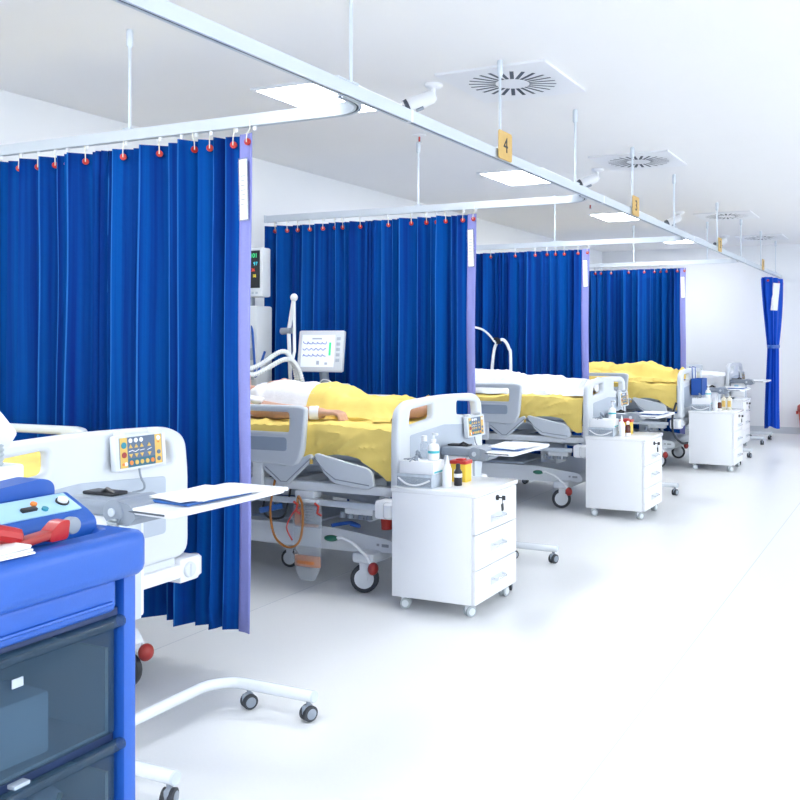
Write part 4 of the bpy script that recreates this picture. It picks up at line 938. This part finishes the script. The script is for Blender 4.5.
MB().tube(spline([(-0.055, -0.02, 0.36), (-0.09, -0.02, 0.32), (-0.115, -0.02, 0.26), (-0.08, -0.02, 0.20)], 5), 0.004, 6).build('drain_tube', 'red', t)
MB().box(-0.03, 0.06, -0.01, 0.06, 0.395, 0.412, 0.004).build('hanger', 'bed_plastic', t)
o = MB().tube(spline([(bx-0.80, by-0.41, 0.52), (bx-0.84, by-0.43, 0.40), (bx-0.82, by-0.41, 0.335), (bx-0.74, by-0.40, 0.34), (bx-0.70, by-0.41, 0.40), (bx-0.70, by-0.38, 0.50)], 7), 0.006, 8).build('black_cable', 'rubber', None); tag(o, 'thin black cable looped below the bed with the drainage bag', 'cable')
o = MB().obox((0, 0, 0), (0.15, 0.01, 0.03), (0, R(-14), 0), 0.003).box(-0.01, 0.01, 0.002, 0.012, 0.0, 0.11, 0.002).build('blue_strap', 'folder_blue', None, (bx-0.77, by-0.455, 0.395)); tag(o, 'blue strap hanging below the bed frame beside the drainage bag', 'strap')
t = thing('red_container', 'small red container hanging below the bed with the drainage bag', 'container', (bx-0.14, by-0.33, 0.315))
MB().lathe([(0.028, 0), (0.032, 0.07)], seg=16).build('bin', 'red', t); MB().lathe([(0.034, 0.07), (0.034, 0.08), (0.01, 0.084)], seg=16).build('lid', 'dark_red', t); MB().tube([(0, 0, 0.082), (0, 0, 0.12)], 0.004, 6).build('hanger', 'mid_grey', t)
o = MB().tube(spline([(bx-0.16-0.28, by-0.38, 0.318), (bx-0.38, by-0.30, 0.322), (bx-0.30, by-0.34, 0.318), (bx-0.34, by-0.36, 0.33)], 6), 0.010, 8).build('blue_hose', 'blue', None); tag(o, 'short blue hose lying on the bed base near the brake lever', 'hose')

# ------------------------------------------------------------------ ventilator, arm, monitor and column at the second bed
t = thing('ventilator', 'ventilator with a bright screen standing beside the patient with the bare arm', 'ventilator', (-3.58, 5.03, 0))
sc = MB().box(-0.165, 0.165, -0.02, 0.02, -0.135, 0.135, 0.012).build('screen_housing', 'bed_plastic', t, (0.0, -0.02, 1.20), (R(-8), 0, R(6)))
MB().box(-0.135, 0.105, -0.0215, -0.020, -0.105, 0.105).build('display', 'screen_white', sc)
for zz, n, ph in ((0.045, 5, 0.0), (0.01, 5, 0.4), (-0.035, 5, 0.8)):
    P = []
    for k in range(60):
        s = k/59; c = (s*n+ph) % 1
        P.append((-0.125+0.17*s, -0.0222, zz+(0.016*math.exp(-c*5) if zz != 0.01 else 0.006*math.sin(c*6.28))))
    MB().tube(P, 0.0022, 4).build('trace', 'trace_blue', sc)
MB().box(0.065, 0.080, -0.0225, -0.0214, -0.03, 0.055).build('level_bar', 'trace_green', sc)
for k in range(5): MB().box(0.118, 0.145, -0.022, -0.019, 0.07-k*0.035, 0.09-k*0.035, 0.002).build('key', 'bed_grey', sc)
MB().box(-0.02, 0.0, -0.0225, -0.0214, -0.09, -0.065).box(0.04, 0.06, -0.0225, -0.0214, -0.09, -0.075).box(-0.06, 0.01, -0.0225, -0.0214, 0.075, 0.085).build('icon', 'bed_grey', sc)
u = MB().box(-0.17, 0.17, -0.11, 0.08, 0.84, 0.99, 0.02, 3).build('main_unit', 'bed_plastic', t)
MB().box(-0.03, 0.04, -0.112, -0.108, 0.925, 0.955).build('readout', 'dark_grey', u); MB().box(-0.055, -0.035, -0.113, -0.108, 0.93, 0.95).build('key', 'btn_teal', u)
MB().cyl((0, 0.02, 0.98), (0, 0.0, 1.12), 0.03).build('screen_neck', 'mid_grey', t)
MB().box(-0.14, 0.14, -0.09, 0.08, 0.16, 0.84, 0.02).build('cart_column', 'bed_plastic', t)
MB().box(-0.20, 0.20, -0.12, 0.10, 0.10, 0.16, 0.02).build('cart_base', 'mid_grey', t)
for x, y in ((-0.16, -0.09), (0.16, -0.09), (-0.16, 0.07), (0.16, 0.07)): small_castor(t, (x, y, 0), 0.4, 0.04)
am = MB().tube([(-0.18, -0.10, 0.86), (-0.185, -0.12, 1.34)], 0.012, 10).tube([(-0.185, -0.12, 1.33), (-0.135, -0.13, 1.545)], 0.013, 10).tube([(-0.135, -0.13, 1.545), (-0.12, -0.145, 1.20), (-0.13, -0.16, 1.12)], 0.010, 10).build('support_arm', 'hose_white', t)
MB().sph((-0.135, -0.13, 1.548), (0.026, 0.022, 0.026)).build('joint', 'hose_white', am); MB().cyl((-0.24, -0.12, 1.33), (-0.16, -0.12, 1.335), 0.022, 0.02).build('joint', 'mid_grey', am)
corrugated([(-0.12, -0.10, 0.93), (-0.125, -0.15, 1.12), (-0.16, -0.22, 1.20), (-0.26, -0.38, 1.10), (-0.33, -0.56, 1.125), (-0.215, -0.665, 1.165)], 0.015).build('breathing_hose', 'hose_white', t)
corrugated([(-0.07, -0.10, 0.93), (-0.085, -0.16, 1.10), (-0.125, -0.24, 1.15), (-0.22, -0.42, 1.06), (-0.29, -0.57, 1.10), (-0.205, -0.65, 1.15)], 0.015).build('breathing_hose', 'hose_white', t)
MB().tube(spline([(0.0, -0.05, 0.99), (0.06, -0.08, 1.02), (0.13, -0.09, 1.0), (0.17, -0.10, 0.93), (0.19, -0.10, 0.85)], 6), 0.004, 6).build('cable', 'hose_white', t)
o = MB().tube(spline([(-4.08, 4.93, 1.38), (-4.0, 4.86, 1.12), (-3.94, 4.80, 1.04), (-3.9, 4.84, 1.2)], 7), 0.008, 8).build('blue_cable', 'blue', None); tag(o, 'blue cable hanging from the medical column beside the bed', 'cable')
t = thing('medical_column', 'white medical supply column on the wall side with a patient monitor arm', 'column', (-4.15, 4.98, 0))
MB().box(-0.10, 0.12, -0.06, 0.10, 0.35, 1.50, 0.012).build('body', 'bed_plastic', t)
MB().box(-0.06, 0.06, -0.065, -0.058, 1.30, 1.46, 0.003).build('front_panel', 'rail_grey', t)
for k in range(4): MB().box(-0.05, 0.10, -0.068, -0.058, 0.75+k*0.13, 0.83+k*0.13, 0.004).build('socket', 'bed_grey', t)
MB().box(-0.17, -0.08, -0.03, 0.06, 1.42, 1.50, 0.01).build('wall_bracket', 'bed_plastic', t)
MB().cyl((0, 0.02, 1.5), (0, 0.02, 1.56), 0.03).build('monitor_mount', 'mid_grey', t)
t = thing('patient_monitor', 'patient monitor with coloured readings on a black screen', 'monitor', (-4.165, 4.98, 1.56))
h = MB().box(-0.115, 0.155, -0.03, 0.06, 0.0, 0.33, 0.012).build('housing', 'bed_plastic', t)
MB().box(-0.10, 0.135, -0.032, -0.029, 0.06, 0.31).build('display', 'screen_black', h)
for txt, m, x, zz, s in (('101', 'trace_green', 0.085, 0.275, 0.042), ('97', 'trace_cyan', 0.10, 0.22, 0.035), ('36', 'trace_red', 0.08, 0.18, 0.03), ('18', 'trace_yellow', 0.09, 0.14, 0.03)):
    me = text_mesh(txt, s, 0.0006); me.transform(Matrix.Rotation(R(90), 4, 'X')); put(me, 'reading', m, h, (x, -0.033, zz))
for m, zz in (('trace_green', 0.27), ('trace_cyan', 0.21), ('trace_red', 0.16)):
    MB().tube([(-0.095+0.0028*k, -0.0335, zz+(0.025 if k % 14 == 3 else -0.008 if k % 14 == 4 else 0.003*math.sin(k))) for k in range(48)], 0.0012, 4).build('trace', m, h)
for k in range(7): MB().box(-0.10+k*0.033, -0.08+k*0.033, -0.032, -0.029, 0.02, 0.035, 0.002).build('key', 'bed_grey', h)

# hose arch at the third bed
bx, by = BX[2]
t = thing('hose_stand', 'white arched breathing hose stand with black clamps beside the white sheet bed', 'stand', (-3.42, 7.50, 0))
MB().tube(spline([(0.08, 0, 0.10), (0.08, 0, 1.05), (0.06, 0, 1.20), (0.0, 0, 1.275), (-0.07, 0, 1.22), (-0.10, 0, 1.05), (-0.10, 0, 0.95)], 8), 0.014, 10).build('arch', 'hose_white', t)
MB().tube(spline([(-0.35, -0.02, 1.40), (-0.18, -0.02, 1.36), (-0.06, -0.02, 1.25)], 6), 0.010, 8).build('breathing_hose', 'hose_white', t)
MB().box(-0.05, -0.015, -0.03, 0.02, 1.235, 1.285, 0.005).box(-0.075, -0.05, -0.03, 0.02, 1.27, 1.295, 0.004).build('clamp', 'black', t)
MB().lathe([(0.16, 0.06), (0.15, 0.09), (0.03, 0.11)], (0.08, 0, 0)).build('foot', 'mid_grey', t)
for a in range(4): small_castor(t, (0.08+0.13*math.cos(a*1.57+0.4), 0.13*math.sin(a*1.57+0.4), 0), a, 0.026)

# ------------------------------------------------------------------ bin by the far wall
t = thing('red_bin', 'red plastic waste bin standing at the far wall', 'bin', (-1.36, 12.75, 0))
MB().lathe([(0.13, 0), (0.135, 0.01), (0.165, 0.34), (0.155, 0.34), (0.13, 0.02)], seg=28).build('bucket', 'orange_red', t)
MB().lathe([(0.172, 0.33), (0.178, 0.35), (0.174, 0.40), (0.15, 0.42), (0.02, 0.425)], seg=28).build('lid', 'red', t)
MB().box(-0.19, -0.165, -0.03, 0.03, 0.29, 0.33, 0.006).box(0.165, 0.19, -0.03, 0.03, 0.29, 0.33, 0.006).build('grip', 'red', t)

# ------------------------------------------------------------------ blue equipment cart in the foreground (front faces +x)
FX, FY = -1.15, 1.111
t = thing('equipment_cart', 'blue plastic equipment cart with smoked clear drawers', 'cart', (FX, FY, 0))
W, Dp = 0.66, 0.50     # extends to -y and -x
def post(y0, y1): return MB().box(-0.05, 0.0, y0, y1, 0.10, 0.925, 0.006)
post(-0.026, 0.0).build('corner_post', 'cart_blue', t); post(-W, -W+0.026).build('corner_post', 'cart_blue', t)
MB().box(-Dp, -0.05, -0.018, 0.0, 0.10, 0.925, 0.004).build('side_panel', 'cart_blue', t)
MB().box(-Dp, -0.05, -W, -W+0.018, 0.10, 0.925, 0.004).build('side_panel', 'cart_blue', t)
MB().box(-Dp, -Dp+0.012, -W+0.018, -0.018, 0.10, 0.925).build('back_panel', 'cart_blue', t)
MB().box(-Dp, 0.0, -W, 0.0, 0.08, 0.11, 0.01).build('base', 'cart_dark', t)
# moulded top with a raised rim
tp = MB(); tp.box(-Dp+0.02, -0.03, -W+0.02, -0.02, 0.922, 0.945, 0.002)
tp.build('moulded_top', 'cart_blue', t)
rim = plate(rounded([(-Dp-0.015, -W-0.012), (0.022, -W-0.012), (0.022, 0.010), (-Dp-0.015, 0.010)], 0.03), [rounded([(-Dp+0.035, -W+0.035), (-0.045, -W+0.035), (-0.045, -0.035), (-Dp+0.035, -0.035)], 0.02)], 0.073, 0.018, 'xy')
put(rim, 'rim', 'cart_blue', t, (0, 0, 0.9415))
# blue top drawer
dr = MB().box(-0.03, 0.004, -W+0.032, -0.040, 0.855, 0.912, 0.012, 3).box(-0.40, -0.03, -W+0.04, -0.05, 0.86, 0.875).build('top_drawer', 'cart_blue', t)
MB().tube([(0.006, -W+0.05, 0.872), (0.006, -0.055, 0.872)], 0.003, 6).build('drawer_groove', 'cart_blue', dr)
MB().box(-0.045, -0.01, -W+0.03, -0.03, 0.846, 0.858).build('drawer_gap', 'cart_dark', t)
def tint_drawer(z0, z1, n):
    d = MB()
    d.box(-0.018, -0.012, -W+0.034, -0.034, z0, z1-0.012, 0.002)
    dd = d.build('clear_drawer', 'smoked', t)
    MB().tube([(-0.008, -W+0.03, z1-0.010), (-0.008, -0.024, z1-0.010)], 0.010, 12).build('pull_lip', 'smoked', dd)
    tray = MB(); tray.box(-0.42, -0.018, -W+0.04, -0.045, z0, z0+0.006).box(-0.42, -0.018, -W+0.036, -W+0.042, z0, z1-0.05).box(-0.42, -0.018, -0.047, -0.041, z0, z1-0.05).box(-0.42, -0.414, -W+0.04, -0.045, z0, z1-0.05)
    tray.build('tray', 'hose_grey', dd)
    MB().box(-0.012, -0.010, -0.215, -0.197, z1-0.055, z1-0.042, 0.0005).build('latch', 'bed_grey', dd)
    MB().box(-0.03, -0.005, -0.215, -0.190, z0-0.012, z0-0.006, 0.001).build('runner_clip', 'bed_grey', t)
    MB().box(-0.05, -0.02, -W+0.03, -0.03, z0-0.016, z0-0.004).build('drawer_gap', 'cart_dark', t)
zs = [(0.662, 0.846), (0.468, 0.652), (0.274, 0.458), (0.12, 0.264)]
for n, (a, c) in enumerate(zs): tint_drawer(a, c, n)
for x, y in ((-0.05, -0.05), (-0.05, -W+0.05), (-Dp+0.05, -0.05), (-Dp+0.05, -W+0.05)): small_castor(t, (x, y, 0), 0.5, 0.036)
o = MB().obox((0, 0, 0), (0.10, 0.20, 0.092), (0, 0, R(-4)), 0.006).build('paper_pack', 'paper', None, (FX-0.085, FY-0.235, 0.716)); tag(o, 'pale wrapped pack inside the upper smoked drawer of the cart', 'pack')
t2 = thing('sterile_bag', 'clear bag with green print inside the second smoked drawer of the cart', 'bag', (FX-0.09, FY-0.16, 0.475))
MB().obox((0, 0, 0.06), (0.07, 0.15, 0.12), (0, R(6), 0.1), 0.02, 3).build('bag', 'wrap', t2)
MB().tube(spline([(0.05, 0.05, 0.12), (0.055, 0.03, 0.07), (0.05, 0.045, 0.03)], 5), 0.004, 6).build('print_band', 'green', t2)

# things on the cart top
ZT = 0.946
t = thing('suction_unit', 'blue medical unit with a pale sloping control panel on the equipment cart', 'device', (-1.26, 0.92, ZT))
MB().prism(rounded([(-0.045, 0), (0.045, 0), (0.045, 0.045), (0.028, 0.058), (-0.024, 0.084), (-0.045, 0.078)], 0.006), 'xz', -0.17, 0.17, 0.003).build('housing', 'device_blue', t)
pn = MB().box(-0.024, 0.024, -0.16, 0.16, -0.0015, 0.0015, 0.001).build('control_panel', 'panel_light', t, (0.002, 0, 0.0722), (0, R(26.5), 0))
MB().cyl((0.0, 0.140, 0), (0.0, 0.140, 0.008), 0.008, seg=18).build('knob', 'btn_white', pn)
MB().cyl((0.0, 0.140, 0), (0.0, 0.140, 0.004), 0.0105, seg=18).build('knob_ring', 'black', pn)
MB().box(0.002, 0.010, 0.062, 0.088, 0, 0.006, 0.001).build('switch', 'black', pn)
MB().cyl((-0.006, 0.092, 0), (-0.006, 0.092, 0.005), 0.005).build('button', 'btn_orange', pn); MB().cyl((0.011, 0.100, 0), (0.011, 0.100, 0.005), 0.005).build('button', 'btn_teal', pn)
MB().prism(rounded([(0.03, 0.02), (0.165, 0.02), (0.165, 0.098), (0.145, 0.108), (0.06, 0.102), (0.03, 0.092)], 0.012), 'yz', -0.098, -0.044, 0.006).build('carry_handle', 'blue', t)
t = thing('paper_stack', 'stack of white papers on top of the blue equipment cart', 'papers', (-1.172, 0.84, 0.979))
for k in range(4): MB().obox((0, 0, 0.002+k*0.0036), (0.066, 0.15-0.004*k, 0.003), (0, 0, 0.06*(k % 3)-0.06), 0.0006).build('sheet_bundle', 'paper', t)
t = thing('red_clamp', 'red plastic clamp tool with a grey knob lying on the equipment cart', 'tool', (-1.178, 0.962, 0.974), R(90))
MB().tube(spline([(-0.20, 0.0, 0.056), (-0.14, 0.0, 0.050), (-0.08, 0.0, 0.036), (-0.04, 0.0, 0.022)], 5), [0.013]*15+[0.008], 10).build('arm', 'tool_red', t)
MB().obox((-0.020, 0.0, 0.016), (0.06, 0.026, 0.012), (0, R(-4), 0.05), 0.004).build('jaw', 'dark_red', t)
MB().prism(rounded([(0.0, 0.008), (0.032, 0.008), (0.036, 0.036), (0.020, 0.036), (0.004, 0.024)], 0.005), 'xz', -0.012, 0.012, 0.003).build('head', 'tool_red', t)
MB().cyl((0.047, -0.008, 0.024), (0.047, 0.008, 0.024), 0.013, seg=20, bev=0.003).build('knob', 'mid_grey', t)
t = thing('nebuliser_stand', 'white breathing device with grey corrugated hose on a pole behind the blue cart', 'device', (-1.645, 1.26, 0))
MB().obox((-0.012, -0.03, 1.108), (0.085, 0.06, 0.042), (0, R(40), 0), 0.007).build('head', 'white', t)
MB().obox((-0.012, -0.0605, 1.108), (0.022, 0.0015, 0.014), (0, R(40), 0)).build('window', 'panel_light', t)
MB().box(-0.09, 0.024, -0.06, 0.02, 0.998, 1.034, 0.006).build('bracket', 'white', t)
corrugated([(0.0, -0.03, 1.030), (0.003, -0.03, 1.06), (0.0, -0.03, 1.09)], 0.016, 0.007, 0.08, 14).build('hose', 'hose_grey', t)
corrugated([(0.0, -0.03, 1.0), (-0.006, -0.03, 0.97), (-0.018, -0.03, 0.94), (-0.05, -0.03, 0.90), (-0.06, 0.0, 0.8)], 0.016, 0.007, 0.08, 14).build('hose', 'hose_grey', t)
MB().cyl((-0.07, 0, 0.05), (-0.07, 0, 1.01), 0.011).build('pole', 'alu', t)
MB().lathe([(0.11, 0), (0.11, 0.02), (0.03, 0.05), (0.012, 0.06)], (-0.07, 0, 0)).build('foot', 'mid_grey', t)
# coiled cord hanging behind the cart from the first overbed table
P = []
cx_, cy_ = TX[0][0]+0.06, TX[0][1]-0.13
for k in range(420):
    a = k*0.75; P.append((cx_+0.011*math.cos(a), cy_+0.011*math.sin(a), 0.78-0.52*k/420))
P.append((cx_-0.01, cy_+0.03, 0.25))
o = MB().tube(P, 0.0035, 5).build('coiled_cord', 'hose_grey', None); tag(o, 'grey coiled cord hanging down beside the overbed table with the blue folder', 'cord')
